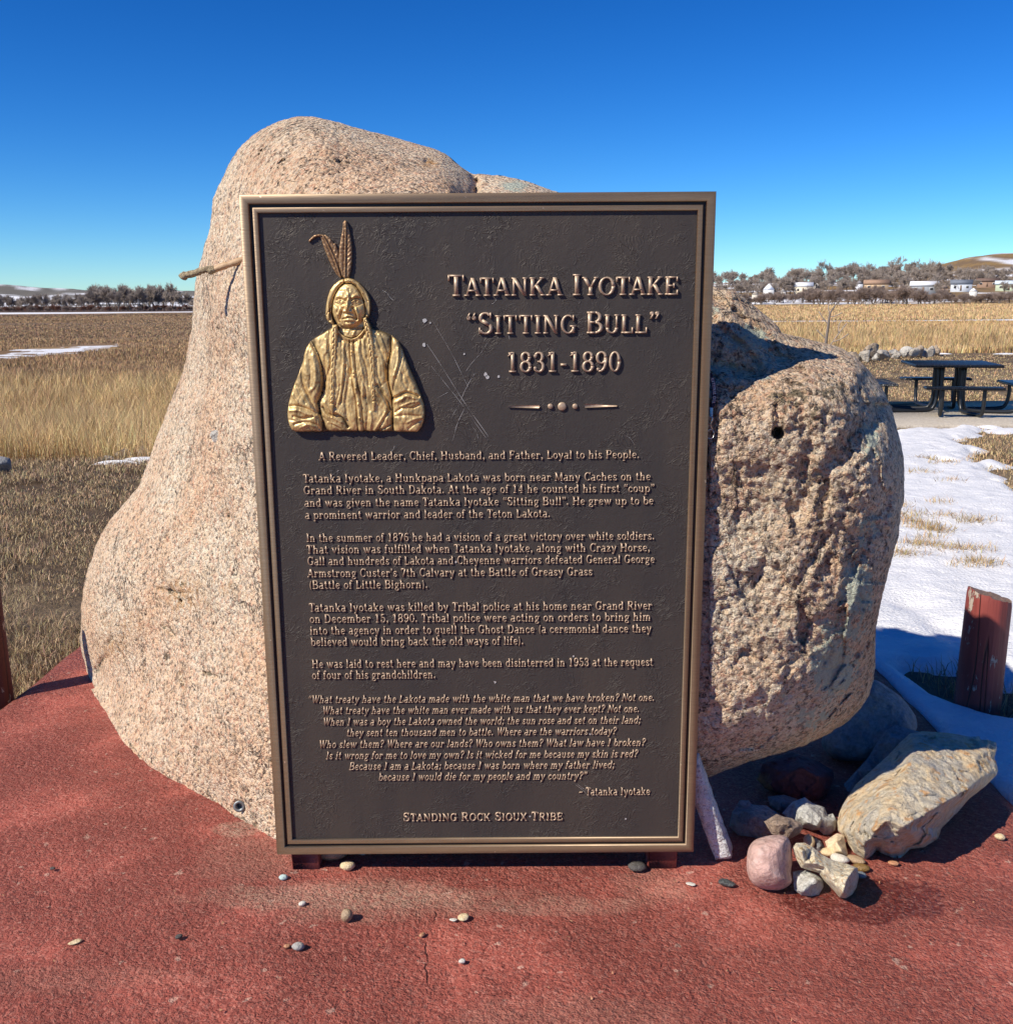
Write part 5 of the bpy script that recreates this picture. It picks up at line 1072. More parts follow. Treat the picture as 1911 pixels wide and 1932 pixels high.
for a in ((535, 1659, 16, 12, 'teal', 'pale teal pebble just in front of the left foot of the plaque', .2, .75, 1.3), (571, 1708, 13, 10, 'white', 'small white pebble below the teal pebble', .5, .8, 1.3), (655, 1736, 22, 22, 'tan', 'round tan pebble casting a long shadow in front of the plaque', 0, .95, 1.),
     (542, 1787, 12, 9, 'orange', 'small orange chip beside a grey pebble left of centre', .2, .6, 1.3), (563, 1790, 22, 14, 'grey', 'grey and cream pebble beside the small orange chip', .1, .7, 1.3), (872, 1816, 12, 9, 'white', 'small white pebble alone in the lower middle of the pad', .3, .7, 1.2),
     (338, 1770, 13, 10, 'dark', 'small dark pebble on the left part of the pad', .7, .7, 1.3), (656, 1640, 27, 22, 'cream', 'cream egg-shaped pebble just under the plaque edge beside the left foot', .0, .75, 1.25), (1202, 1640, 36, 22, 'dark', 'flat dark pebble under the plaque beside the right foot', .1, .6, 1.5),
     (1525, 1600, 22, 20, 'cream', 'upright cream pebble tucked behind the bone-shaped stone', .3, 1.2, .8), (1565, 1612, 34, 12, 'cream', 'flat cream pebble between the bone-shaped and yellow stones', .1, .6, 1.6), (1583, 1626, 32, 20, 'white', 'smooth white pebble right of the bone-shaped stone', -.4, .7, 1.5), (1613, 1625, 34, 14, 'tan', 'long tan pebble against the biggest stone', -.6, .6, 1.9),
     (1624, 1641, 28, 16, 'brown', 'glossy brown pebble at the right end of the pebble cluster', -.4, .65, 1.5), (1622, 1655, 20, 14, 'blue', 'blue-grey pebble below the glossy brown pebble', -.3, .7, 1.3), (1685, 1631, 18, 9, 'orange', 'small orange-yellow pebble below the biggest stone', -.2, .6, 1.6), (1885, 1583, 17, 13, 'cream', 'cream pebble alone near the right edge of the pad', -.5, .75, 1.3),
     (100, 1640, 9, 6, 'dark', 'tiny dark pebble on the far left of the pad', 0, .6, 1.2), (658, 1509+0, 8, 6, 'dark', 'tiny dark pebble beside the boulder foot', 0, .6, 1.2)):
    pebble(*a[:4], PM[a[4]], a[5], a[6], a[7], a[8], seed=int(a[0]))
pebble(627, 1632, 60, 34, PM['tan'], 'larger tan stone in shade under the plaque beside the left foot', 0, .7, 1.4, seed=3, Y=2.62)
pebble(1369, 1669, 34, 18, PM['black'], 'shiny black stone lying left of the pink stone', -.55, .6, 1.9, .9, 4, name='black_stone', cat='stone')
pebble(143, 1777, 26, 10, PM['cream'], 'cream wood chip on the left part of the pad', .75, .35, 2.2, .9, 5, name='wood_chip', cat='chip')
pebble(875, 1733, 20, 16, PM['cream'], 'square cream stone chip in the middle of the pad', .4, .5, 1., .9, 6, name='stone_chip', cat='chip')
pebble(856, 1736, 16, 10, PM['white'], 'thin pale flake beside the square cream chip', -.2, .3, 1.7, .9, 8, name='stone_flake', cat='chip')
pebble(1304, 1668, 20, 8, PM['white'], 'thin white flake left of the shiny black stone', -.2, .22, 1.7, .9, 9, name='stone_flake', cat='chip')
pebble(797, 1765, 14, 10, PM['orange'], 'orange stone chip beside the crack in the pad', 1., .5, 1.4, .9, 10, name='stone_chip', cat='chip')
gv = []; gq = []; 
for i in range(420):                                     # scattered grit
    x = rng.uniform(-1.9, 1.5); y = rng.uniform(1.6, 2.5); s_ = rng.uniform(.0012, .0032); pl = rng.standard_normal((4, 3))*s_; b0 = len(gv)
    for q in pl: gv.append((x+q[0], y+q[1], .0005+abs(q[2])))
    gq += [[b0, b0+1, b0+2], [b0, b0+2, b0+3], [b0, b0+1, b0+3], [b0+1, b0+2, b0+3]]
tag(mesh_np('grit', np.array(gv), [np.array(gq)], PM['orange']), 'fine grit scattered over the red pad', 'grit', kind='stuff')

# ------------------------------------------------------------------ posts
def mat_post(name, dark):
    m = NM(name); X, Yy, Z = sepxyz(m, m.obj()); g = m.noise(40, 5, .6, vec=m.obj((1, 1, .07))); n = m.noise(14, 6, .7, vec=m.obj((1.6, 1.6, .55)))
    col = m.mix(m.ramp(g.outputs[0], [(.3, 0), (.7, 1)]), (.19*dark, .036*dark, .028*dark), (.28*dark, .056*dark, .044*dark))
    peel = m.math('ADD', n.outputs[0], m.math('MULTIPLY', m.math('SUBTRACT', Z, .22), .10 if dark == 1 else .06)); pk = m.ramp(peel, [(.60, 0), (.625, .9)])
    col = m.mix(pk, col, m.mix(g.outputs[0], (.30, .24, .18), (.56, .50, .42)))
    cr = m.ramp(m.math('ABSOLUTE', m.math('SUBTRACT', m.noise(9, 2, .4, vec=m.obj((1, 1, .06))).outputs[0], .5)), [(0, 1), (.012, 0)])
    col = m.mix(m.math('MULTIPLY', cr, .85), col, (.02, .012, .010))
    h = m.math('SUBTRACT', m.math('ADD', g.outputs[0], m.math('MULTIPLY', pk, -.4)), cr)
    return m.out(col, .62, m.bump(h, .006))
def post(u0, u1, vb, vt_l, vt_r, label, mat, dark, Yc, leanx=0., flip=False):
    g = ground((u0+u1)/2., float(vb), -.06); g = EYE+(ray((u0+u1)/2., float(vb)))*(Yc/ray((u0+u1)/2., float(vb))[1]); zb = g[2]
    r_ = (u1-u0)/2*Yc/F; zl = atY((u0+u1)/2., float(vt_l), Yc)[2]; zr = atY((u0+u1)/2., float(vt_r), Yc)[2]
    root = empty('wooden_post', (g[0], g[1], zb)); tag(root, label, 'post', 'red wooden posts beside the pad'); n = 40; V = []; lv = 26
    for i in range(lv+1):
        f = i/lv
        for k in range(n):
            t = 2*math.pi*k/n; c, s_ = math.cos(t), math.sin(t); rad = r_*(1.03-.05*f)*(1+.03*vnoise(np.array([[c*2, s_*2, f*.6]]), 3)[0]+.012*vnoise(np.array([[c*9, s_*9, f*1.2]]), 5)[0])
            ztop = zl+(zr-zl)*(c+1)/2+.006*vnoise(np.array([[c*4, s_*4, 0]]), 9)[0]; z = -.12+f*(ztop-zb+.12)
            if i == lv: rad *= .965
            V.append((rad*c+leanx*z, rad*s_, z))
    P_ = [[i*n+k, i*n+(k+1) % n, (i+1)*n+(k+1) % n, (i+1)*n+k] for i in range(lv) for k in range(n)]
    MB().add(V, P_).build('shaft', mat, root, True)
    top = np.array(V[-n:]); c0 = top.mean(0); MB().add(np.vstack([top, top*.5+c0*.5+[0, 0, -.003], [c0]]), [[k, (k+1) % n, n+(k+1) % n, n+k] for k in range(n)]+[[n+k, n+(k+1) % n, 2*n] for k in range(n)]).build('top_cut', M_posttop, root, False)
M_posttop = mat_stone('weathered_post_top', [(.14, .07, .05), (.30, .20, .14), (.18, .06, .05)], 40, .003, 120)
post(1800, 1884, 1330, 1109, 1133, 'short red wooden post with a slanted top standing in the snow on the right', mat_post('red_post_paint', 1.), 1, 3.78, .02)
post(-26, 28, 1330, 1098, 1102, 'red wooden post, painted darker for its shaded side, cut off by the left edge of the photo', mat_post('red_post_paint_shaded', .30), .30, 3.86, -.01)  # same red paint darkened, so the shaded side is in the colour

# ------------------------------------------------------------------ snow beside the pad
SP = 3.02; sxy = lambda L: [tuple(ground(1599.5+x*.3311, 767.8+y*.3311, -.03)[:2]) for x, y in L]
far = sxy([(250, 122), (300, 125), (450, 108), (530, 118), (590, 100), (640, 96), (700, 104), (750, 95), (800, 108), (815, 130), (790, 150), (720, 178), (640, 188), (735, 212), (800, 232), (770, 262), (720, 285), (640, 298), (600, 302), (700, 308), (800, 296), (870, 305), (900, 330), (840, 345), (800, 362), (860, 372), (900, 395), (850, 420), (900, 440), (960, 470), (1100, 520)])
snow_poly = np.array([(1.2, 3.0), (1.62, 2.2), (3.2, 2.0), (4.2, 3.0)]+list(reversed(far))+[(1.25, 7)])
hole = np.array(sxy([(345, 1496), (365, 1478), (420, 1472), (480, 1480), (560, 1490), (605, 1492), (650, 1440), (760, 1420), (830, 1480), (838, 1560), (900, 1575), (1000, 1560), (1200, 1500), (1300, 1700), (1000, 1745), (930, 1744), (800, 1724), (700, 1690), (600, 1650), (520, 1622), (470, 1583), (400, 1535)]))
gx = np.arange(1.2, 6.2, .024); gy = np.arange(2.0, 13.4, .03); GX, GY = np.meshgrid(gx, gy); fx, fy = GX.ravel(), GY.ravel()
ins = inside(fx, fy, snow_poly) & ~inside(fx, fy, hole); d1 = seg_dist(fx, fy, snow_poly, True)[0]; d2 = seg_dist(fx, fy, hole, True)[0]
sd = np.where(ins, np.minimum(d1, d2*2.2), -np.minimum(d1, d2))
sd = sd+.10*n2(fx, fy, 3.5, 51)*sstep(1.8, 2.6, fx+0*fy)*sstep(4.5, 6, fy)
TUFT = [(1, 575), (40, 620), (60, 665), (10, 640), (120, 628), (150, 690), (200, 715), (240, 720), (180, 700), (100, 672), (20, 678), (130, 800), (60, 805), (180, 800), (310, 640), (330, 640), (420, 660), (460, 662), (290, 822), (310, 830), (400, 825), (470, 825), (20, 855), (60, 860), (90, 858), (480, 905), (440, 915), (520, 905), (200, 760), (260, 560), (180, 300), (150, 385), (310, 435), (290, 330)]
tp = [ground(1599.5+(260+x)*.3311, 767.8+y*.3311, -.03) for x, y in TUFT]
for p in tp: sd = sd-.13*np.exp(-(((fx-p[0])/.10)**2+((fy-p[1])/.07)**2))
thick = .052*sstep(0, .22, sd)+.010*n2(fx*1.0, fy*2.2, 2.2, 52)*sstep(.05, .3, sd)+.006*n2(fx, fy, 9, 53, 2)*sstep(.05, .2, sd)
for u, v in ((1706, 1128), (1768, 1172), (1725, 1140), (1790, 1186)):
    p = ground(float(u), float(v), -.01); thick -= .022*np.exp(-(((fx-p[0])/.10)**2+((fy-p[1])/.13)**2))*np.sign(1)
edgepad = sstep(PADX1+.005, PADX1+.03, fx); zz = np.where(sd > 0, -.062+thick*edgepad, -.10)
zz = np.where((fx < PADX1+.01) & (fy < PADY1), -.12, zz)
I = np.arange(GX.size).reshape(GX.shape); Q = np.stack([I[:-1, :-1], I[:-1, 1:], I[1:, 1:], I[1:, :-1]], -1).reshape(-1, 4); keep = (sd[Q] > -.02).any(1) & (fx[Q] > PADX1-.02).any(1); Q = Q[keep]
us = np.unique(Q); rm = np.full(GX.size, -1); rm[us] = np.arange(len(us))
m = NM('old_snow'); n_ = m.noise(60, 4); m.b.inputs['Subsurface Weight'].default_value = 0
M_snow = m.out(m.mix(m.ramp(m.noise(5, 4).outputs[0], [(.4, 0), (.7, 1)]), (.70, .71, .73), (.80, .80, .81)), .6, m.bump(m.math('ADD', n_.outputs[0], m.noise(16, 4, vec=m.obj((1, 2.5, 1))).outputs[0]), .012), spec=.3)
tag(mesh_np('snow', np.stack([fx, fy, zz], 1)[us], [rm[Q]], M_snow, smooth=True), kind='structure')

# ------------------------------------------------------------------ grass as blades
def blades(name, x, y, z, h, w, lean, col, label=None, kind='stuff', mat=None, cat=None, group=None, droop=.5):
    n = len(x); a = rng.uniform(0, 2*math.pi, n); b = rng.uniform(0, 2*math.pi, n); l = lean*rng.uniform(.2, 1, n)
    wx, wy = np.cos(a)*w/2, np.sin(a)*w/2; dx, dy = np.cos(b)*l*h, np.sin(b)*l*h; hz = h*np.sqrt(np.maximum(1-np.minimum(l, .97)**2, .02))
    B = np.stack([x, y, z], 1); s = np.stack([wx, wy, 0*wx], 1); mid = B+np.stack([dx*.35, dy*.35, hz*.6], 1); tip = B+np.stack([dx, dy, hz*(1-droop*.15)], 1)
    V = np.stack([B-s, B+s, mid+s*.75, mid-s*.75, tip], 1).reshape(-1, 3); i = np.arange(n)*5
    c = np.repeat(col, 5, 0)
    o = mesh_np(name, V, [np.stack([i, i+1, i+2, i+3], 1), np.stack([i+3, i+2, i+4], 1)], mat or M_grass, None, False, {'col': c})
    return tag(o, label, cat, group, kind)
m = NM('dry_grass'); M_grass = m.out(m.attr('col').outputs['Color'], .75, spec=.2); m.b.inputs['Subsurface Weight'].default_value = 0
def gcol(n, base, var=.25, hue=.08):
    k = 1+var*rng.standard_normal(n); return np.clip(np.array(base)[None]*k[:, None]*(1+hue*rng.standard_normal((n, 3))), .01, .9)
def frustum(n, y0, y1, u0, u1, power=1.):
    """random ground points between two distances and two picture columns"""
    y = y0*(y1/y0)**(rng.random(n)**power); u = rng.uniform(u0, u1, n); return (u-CX)/F*y*1.02, y
def clump(x, y, s, seed, t): k = n2(x, y, s, seed); return k > t*rng.uniform(-1, 1, len(x))
offpad = lambda x, y: ~((x > PADX0-.01) & (x < PADX1+.01) & (y < PADY1+.01))
# mown lawn left and far right
x, y = frustum(190000, 3.0, 10.6, -260, 420, .8); k = offpad(x, y) & (n2(x, y, 1.9, 61)+.5*n2(x, y, 6, 62) > rng.uniform(-.85, .7, len(x))); x, y = x[k], y[k]
hh = rng.uniform(.02, .075, len(x))*(1+.4*n2(x, y, 1.5, 63)); c = gcol(len(x), (.47, .345, .205), .36); dk = rng.random(len(x)) < .3; c[dk] *= .55
blades('short_grass', x, y, terrain_z(x, y)+.0, hh, rng.uniform(.0018, .0036, len(x))*np.clip(y/5, .8, 2), .992, c, 'dry mown grass left of the pad')
x, y = frustum(90000, 5.5, 30, 1560, 2080, 1.); k = offpad(x, y) & (n2(x, y, 1.6, 64)+.3*n2(x, y, 7, 65) > rng.uniform(-1.1, .5, len(x))); x, y = x[k], y[k]
ins_ = inside(x, y, snow_poly); d_ = seg_dist(x, y, snow_poly, True)[0]; k = ~(ins_ & (d_ > .12)) | inside(x, y, hole); k &= ~((x > 3.6) & (y > 12.7) & (y < 15.9) & (x < 12)); x, y = x[k], y[k]
blades('short_grass', x, y, terrain_z(x, y), rng.uniform(.02, .055, len(x)), rng.uniform(.003, .005, len(x))*np.clip(y/6, .8, 4), .97, gcol(len(x), (.46, .33, .18), .3), 'dry mown grass round the picnic table')
# bare patch and tufts in the snow
tx = []; ty = []
for p in tp:
    k = rng.integers(90, 220); tx.append(p[0]+rng.normal(0, .075, k)); ty.append(p[1]+rng.normal(0, .045, k))
hx = rng.uniform(1.6, 3.2, 6000); hy = rng.uniform(3.2, 4.4, 6000); k = inside(hx, hy, hole) & (rng.random(6000) < .55); tx.append(hx[k]); ty.append(hy[k]); x = np.concatenate(tx); y = np.concatenate(ty)
blades('grass_tufts', x, y, np.full(len(x), -.06), rng.uniform(.04, .13, len(x)), rng.uniform(.003, .005, len(x))*np.clip(y/5, .8, 2), .85, gcol(len(x), (.40, .28, .14), .3), 'straw tufts poking through the snow and round the right post')
# tall straw grass beyond the lawn
def tall(name, n, y0, y1, u0, u1, hmin, hmax, base, label, w0, pw=1., thr=.9, seed=70, scale=.8, wide=1., nosnow=False, lean=.62):
    x, y = frustum(n, y0, y1, u0, u1, pw); k = n2(x, y, scale, seed)+.25 > rng.uniform(-thr, thr, len(x)); x, y = x[k], y[k]
    if nosnow: k = (np.abs(y-43-91*(x/y+.5)) > 4.2) | (x/y > -.38); x, y = x[k], y[k]
    t = n2(x, y, .5, seed+1); h = rng.uniform(hmin, hmax, len(x))*(1+.38*t)*np.clip(.45+.55*(y-y0)/(.12*y0), .45, 1); c = gcol(len(x), base, .22)*(1+.22*n2(x, y, .9, seed+2))[:, None]
    return blades(name, x, y, terrain_z(x, y), h, rng.uniform(.7, 1.3, len(x))*w0*np.maximum(y/12, .8)*wide, lean, np.clip(c, .02, .8), label)
tall('tall_grass', 130000, 10.6, 26, -330, 420, .30, .74, (.62, .44, .22), 'tall straw coloured grass beyond the lawn on the left', .0046, 1.1, .75, 70, .55)
tall('marsh_grass', 90000, 24, 60, -300, 400, .06, .20, (.42, .28, .15), 'low brown marsh grass out on the flats', .0055, 1., 1.1, 75, .25, nosnow=True)
tall('marsh_grass', 110000, 56, 238, -300, 400, .04, .15, (.36, .24, .135), 'distant brown marsh grass below the tree line', .008, 1., .8, 78, .05)
tall('golden_grass', 110000, 31.5, 52, 1330, 2060, .45, 1.0, (.54, .38, .19), 'golden grass standing behind the row of rocks', .009, 1., 1.2, 81, .3, lean=.35)
tall('golden_grass', 110000, 50, 96, 1330, 2060, .12, .34, (.52, .36, .18), 'lower golden grass in front of the snowy ditch', .008, 1., 1.3, 83, .15, lean=.35)
tall('golden_grass', 90000, 108, 270, 1330, 2060, .2, .5, (.54, .38, .20), 'golden grass field below the village', .008, 1., 1.4, 84, .06, lean=.35)

# ------------------------------------------------------------------ picnic table on its slab
M_conc = mat_stone('pale_concrete', [(.56, .49, .39), (.64, .57, .46)], 6, .002, 60)
TC = np.array([6.28, 14.35]); TZ0 = -.015
sl_ = MB().box((8.4, 14.3, -.06), (8.4, 3.1, .09), bev=.012).build('concrete_slab', M_conc); tag(sl_, 'pale concrete slab under the black picnic table', 'slab')
m = NM('black_coated_steel'); w_ = m.voro(45, m.obj()); M_blk = m.out((.012, .014, .017), .38, spec=.5)
m = NM('black_steel_mesh'); hx_ = m.noise(70, 2); M_mesh = m.out((.014, .016, .02), .36, m.bump(m.voro(40).outputs['Distance'], .01), spec=.5)
tab = empty('picnic_table', (TC[0], TC[1], TZ0), R(-11)); tag(tab, 'black metal picnic table with four attached benches on the concrete slab', 'picnic table'); tab.scale = (.86, .86, .9)
MB().box((0, 0, .745), (1.32, 1.32, .045), bev=.012).build('tabletop', M_mesh, tab)
for i in range(4):
    a = i*math.pi/2; ca, sa = math.cos(a), math.sin(a); Mz = np.array([[ca, -sa, 0], [sa, ca, 0], [0, 0, 1]])
    bn = MB(); bn.box(Mz @ np.array([0, -1.02, .445]), (1.15, .28, .04), Mz, bev=.012); b_ = bn.build('bench', M_mesh, tab)
    for s_ in (-.36, .36):
        lp = smooth_path([(s_*.42, -.20, .72), (s_*.42, -.20, .30), (s_*.44, -.24, .09), (s_*.5, -.36, .035), (s_*.8, -.86, .035), (s_*.85, -.98, .09), (s_*.85, -1.02, .25), (s_*.85, -1.02, .43)], 5)
        MB().tube((Mz @ lp.T).T, .030, 8).build('leg', M_blk, tab, True)
for sx_ in (-1, 1):
    mb = MB(); mb.tube([(sx_*.2, -.2, .715), (sx_*.2, .2, .715)], .02, 6); mb.build('brace', M_blk, tab, True)
# ------------------------------------------------------------------ row of rocks along the field
M_rip = [mat_stone('field_rock_'+str(i), c, 3, .03, 9) for i, c in enumerate(([(.42, .38, .32), (.62, .56, .47)], [(.36, .28, .20), (.55, .44, .32)], [(.50, .48, .44), (.70, .66, .58)]))]
def big_rock(x, y, w, h, mat, label, group, seed, zbase=None):
    n, ms = 16, 10; V = []
    for i in range(ms+1):
        th = math.pi*i/ms
        for k in range(n): ph = 2*math.pi*k/n; V.append((math.sin(th)*math.cos(ph), math.sin(th)*math.sin(ph), math.cos(th)))
    V = np.array(V); r2 = np.random.default_rng(seed); pl = r2.standard_normal((10, 3)); pl /= np.linalg.norm(pl, axis=1)[:, None]
    for a, b in zip(pl, r2.uniform(.34, .66, 10)): V = V-np.maximum(V @ a-b, 0)[:, None]*a*.95
    V = V*np.array([w/2, w/2*r2.uniform(.6, .9), h*.62]); zb = terrain_z(np.array([x]), np.array([y]))[0] if zbase is None else zbase; V[:, 2] += zb+h*.38
    Pq = np.array([[i*n+k, (i+1)*n+k, (i+1)*n+(k+1) % n, i*n+(k+1) % n] for i in range(ms) for k in range(n)])
    return tag(mesh_np('field_rock', V+np.array([x, y, 0])*1., [Pq], mat, None, False, origin=np.array([x, y, zb])), label, 'rock', group)
RG = 'rocks lined up along the edge of the field'
us = np.array([1560, 1575, 1588, 1600, 1612, 1622, 1632, 1645, 1653, 1663, 1672, 1681, 1690, 1700, 1709, 1721, 1731, 1742, 1751, 1763, 1772, 1783, 1797, 1806, 1818, 1832, 1846, 1856, 1866, 1880, 1893, 1905, 1918, 1930])
for i, u in enumerate(us):
    v = 683-.075*(u-1600)+rng.uniform(-3, 3)
    if u > 1770: v = 661-.06*(u-1780)+rng.uniform(-2, 4)
    g = ground(float(u), float(v), -.06); w = rng.uniform(.26, .56)*(1.35 if u in (1645, 1783, 1846, 1893) else 1); big_rock(g[0], g[1], w, w*rng.uniform(.6, .95), M_rip[i % 3], 'pale rock in the row between the lawn and the golden grass', RG, 100+i)
for i, (u, v, w, h, lab) in enumerate(((1768, 655, .55, .42, 'pointed pale rock standing behind the picnic table'), (1806, 655, .28, .45, 'narrow upright pale rock behind the picnic table'))):
    g = ground(float(u), float(v), -.06); big_rock(g[0], g[1]+.5, w, h, M_rip[2], lab, RG, 300+i)
for i, (u, v, w, lab) in enumerate(((268, 856, .34, 'grey rock at the lawn edge touching the boulder outline on the left'), (240, 862, .30, 'low tan rock at the lawn edge left of the boulder'), (206, 866, .13, 'small pointed rock at the lawn edge on the left'), (5, 893, .34, 'dark rock at the lawn edge by the left border'))):
    g = ground(float(u), float(v), -.06); big_rock(g[0], g[1], w, w*.5, M_rip[i % 3] if i < 3 else M_grey, lab, 'rocks along the left lawn edge', 400+i)
def snow_patch(name, u, v, w, d, label):
    g = ground(float(u), float(v), -.05); n, ms = 26, 5; V = []
    for i in range(ms+1):
        f = i/ms
        for k in range(n):
            t = 2*math.pi*k/n; rad = (1+.3*vnoise(np.array([[math.cos(t)*1.6+u, math.sin(t)*1.6, .3]]), 2)[0])*f; V.append((w/2*rad*math.cos(t), d/2*rad*math.sin(t), .045*(1-f**2.5)-.012))
    P_ = [[i*n+k, i*n+(k+1) % n, (i+1)*n+(k+1) % n, (i+1)*n+k] for i in range(ms) for k in range(n)]
    V = np.array(V)+g; return tag(mesh_np(name, V, [np.array(P_)], M_snow, None, True, origin=g), kind='structure')
snow_patch('snow', 1798, 801, .6, .3, ''); snow_patch('snow', 1815, 797, .4, .25, ''); snow_patch('snow', 1775, 668, .7, .4, ''); snow_patch('snow', 1895, 668, .8, .4, ''); snow_patch('snow', 1906, 813, .7, .5, ''); snow_patch('snow', 1862, 806, .5, .2, '')
snow_patch('snow', 268, 868, .5, .2, ''); snow_patch('snow', 222, 874, .5, .06, '')

# ------------------------------------------------------------------ trees
def tree_prims(height, seed, spread=.5, levels=5, split=3, trunk=.03, multi=1, tw=1., ratio=.72):
    r = np.random.default_rng(seed); T = []; Cn = []
    def grow(p, d, L, rad, lev):
        nseg = 2; q = p
        for _ in range(nseg):
            d2 = d+r.normal(0, .10, 3); d2 /= np.linalg.norm(d2); e = q+d2*L/nseg; (T if lev == 0 else Cn).append((q, e, rad, rad*.82)); q = e; rad *= .82; d = d2
        if lev >= levels: return
        for k in range(split+(1 if lev in (1, 2) else 0)):
            a = r.uniform(0, 2*math.pi); s = spread*r.uniform(.5, 1.3); ax1 = np.cross(d, [0.3, .5, .8]); ax1 /= np.linalg.norm(ax1); ax2 = np.cross(d, ax1)
            nd = d+s*(math.cos(a)*ax1+math.sin(a)*ax2)+np.array([0, 0, .10]); nd /= np.linalg.norm(nd)
            t = r.uniform(.45, 1.) if k else 1.; base = p+(q-p)*t
            grow(base, nd, L*ratio*r.uniform(.75, 1.15), max(rad*.62, .0016*tw*height), lev+1)
    for k in range(multi):
        d = np.array([0, 0, 1.])+(r.normal(0, .28, 3)*(multi > 1)); d /= np.linalg.norm(d); grow(np.array([r.normal(0, .03)*height*(multi > 1), r.normal(0, .03)*height*(multi > 1), -.02*height]), d, height*.27, trunk*height, 0)
    return T, Cn
def prisms(S, ns=3):
    A = np.array([s[0] for s in S]); B = np.array([s[1] for s in S]); ra = np.array([s[2] for s in S]); rb = np.array([s[3] for s in S])
    d = B-A; d /= np.linalg.norm(d, axis=1)[:, None]+1e-9; x = np.cross(d, [.31, .87, .38]); x /= np.linalg.norm(x, axis=1)[:, None]+1e-9; y = np.cross(d, x); V = []
    for base, r_ in ((A, ra), (B, rb)):
        for k in range(ns): t = 2*math.pi*k/ns; V.append(base+r_[:, None]*(math.cos(t)*x+math.sin(t)*y))
    V = np.stack(V, 1).reshape(-1, 3); i = np.arange(len(S))*2*ns; Q = np.concatenate([np.stack([i+k, i+(k+1) % ns, i+ns+(k+1) % ns, i+ns+k], 1) for k in range(ns)]); return V, Q
M_bark = mat_plain('grey_bark', (.20, .165, .14), .9, 0, .2, .5); M_twig = mat_plain('grey_brown_twigs', (.38, .32, .275), .9, 0, .2, .3); M_bush = mat_plain('brown_brush', (.29, .22, .185), .9, 0, .2, .3); M_redb = mat_plain('red_brown_brush', (.22, .11, .08), .9, 0, .2, .3)
def make_tree(name, h, seed, label, cat, group, mt=None, **kw):
    T, Cn = tree_prims(h, seed, **kw); root = empty(name); tag(root, label, cat, group)
    V, Q = prisms(T, 6); mesh_np('trunk', V, [Q], M_bark, root); V, Q = prisms(Cn, 3); mesh_np('crown', V, [Q], mt or M_twig, root); return root
def put(src, x, y, s, rz, first, label=None, group=None, sink=0.):
    o = src
    if not first:
        o = src.copy(); COL.objects.link(o)
        for ch in src.children:
            c = ch.copy(); COL.objects.link(c); c.parent = o
    o.location = (x, y, float(terrain_z(np.array([x]), np.array([y]))[0])-sink); o.rotation_euler = (0, 0, rz); o.scale = (s, s, s*random.uniform(.9, 1.1))
    if label: o['label'] = label
    if group: o['group'] = group
    return o
def Yhill(v): return 300+(572-v)*220/42.
GV = 'bare trees among the houses on the hillside'
lv_ = 'bare grey tree in the wooded hillside behind the golden field'
pr_ = [make_tree('bare_tree', 1., 11+i, lv_, 'tree', GV, spread=.62, levels=5, split=4, trunk=.028, tw=3.0, ratio=.75) for i in range(4)]; used = [False]*4
for i in range(205):
    u = 1335+590*((i+rng.random())/205); base = (rng.uniform(518, 562) if u > 1560 else rng.uniform(530, 562)) if u > 1480 else rng.uniform(540, 566); Y = Yhill(base); px = rng.uniform(26, 44)*(1 if u > 1420 else .85); k = i % 4
    if u > 1760: px *= .75
    put(pr_[k], (u-CX)/F*Y, Y, px*Y/F, rng.uniform(0, 6), not used[k]); used[k] = True
for u, v, h, lab in ((1671, 530, 52, 'tallest bare tree above the hillside houses with a fan shaped crown'), (1751, 546, 58, 'big spreading bare tree in front of the grey shed'), (1812, 548, 48, 'tall bare tree right of the grey shed'), (1835, 546, 40, 'bare tree left of the brown house'), (1790, 544, 44, 'bare tree beside the blue-grey house')):
    Y = Yhill(v); t = make_tree('bare_tree', 1., 40+u, lab, 'tree', GV, spread=.55, levels=6, split=3, trunk=.028, tw=2.2, ratio=.74); put(t, (u-CX)/F*Y, Y, h*Y/F, 0, True)
bu = [make_tree('bare_bush', 1., 71+i, 'bare brown bush along the foot of the hillside', 'bush', 'bare bushes along the foot of the hillside', M_bush, spread=.75, levels=4, split=4, trunk=.018, multi=5, tw=2.8, ratio=.78) for i in range(3)]; used = [False]*3
for i in range(64):
    u = 1335+600*((i+rng.random())/64); Y = rng.uniform(275, 318); px = rng.uniform(14, 24)*(1.5 if 1500 < u < 1720 else 1); k = i % 3; put(bu[k], (u-CX)/F*Y, Y, px*Y/F*1.25, rng.uniform(0, 6), not used[k]); used[k] = True
# left tree line
ll = [make_tree('bare_tree', 1., 91+i, 'bare grey tree in the far tree line across the flats', 'tree', 'bare trees in the far left tree line', spread=.42, levels=5, split=4, trunk=.026, tw=2.6, ratio=.77) for i in range(3)]; used = [False]*3
for i in range(80):
    u = -60+440*((i+rng.random())/80); Y = rng.uniform(335, 390); px = rng.uniform(26, 42)*(1.25 if 190 < u < 345 else .85); k = i % 3; put(ll[k], (u-CX)/F*Y, Y, px*Y/F*1.15, rng.uniform(0, 6), not used[k]); used[k] = True
lb = [make_tree('bare_bush', 1., 97+i, 'low red-brown bush at the foot of the far left tree line', 'bush', 'red-brown bushes below the far left tree line', (M_redb, M_bush)[i], spread=.8, levels=4, split=4, trunk=.016, multi=5, tw=4., ratio=.80) for i in range(2)]; used = [False]*2
for i in range(60):
    u = -60+440*((i+rng.random())/60); Y = rng.uniform(325, 350); k = i % 2; put(lb[k], (u-CX)/F*Y, Y, rng.uniform(8, 14)*Y/F*1.2, rng.uniform(0, 6), not used[k]); used[k] = True
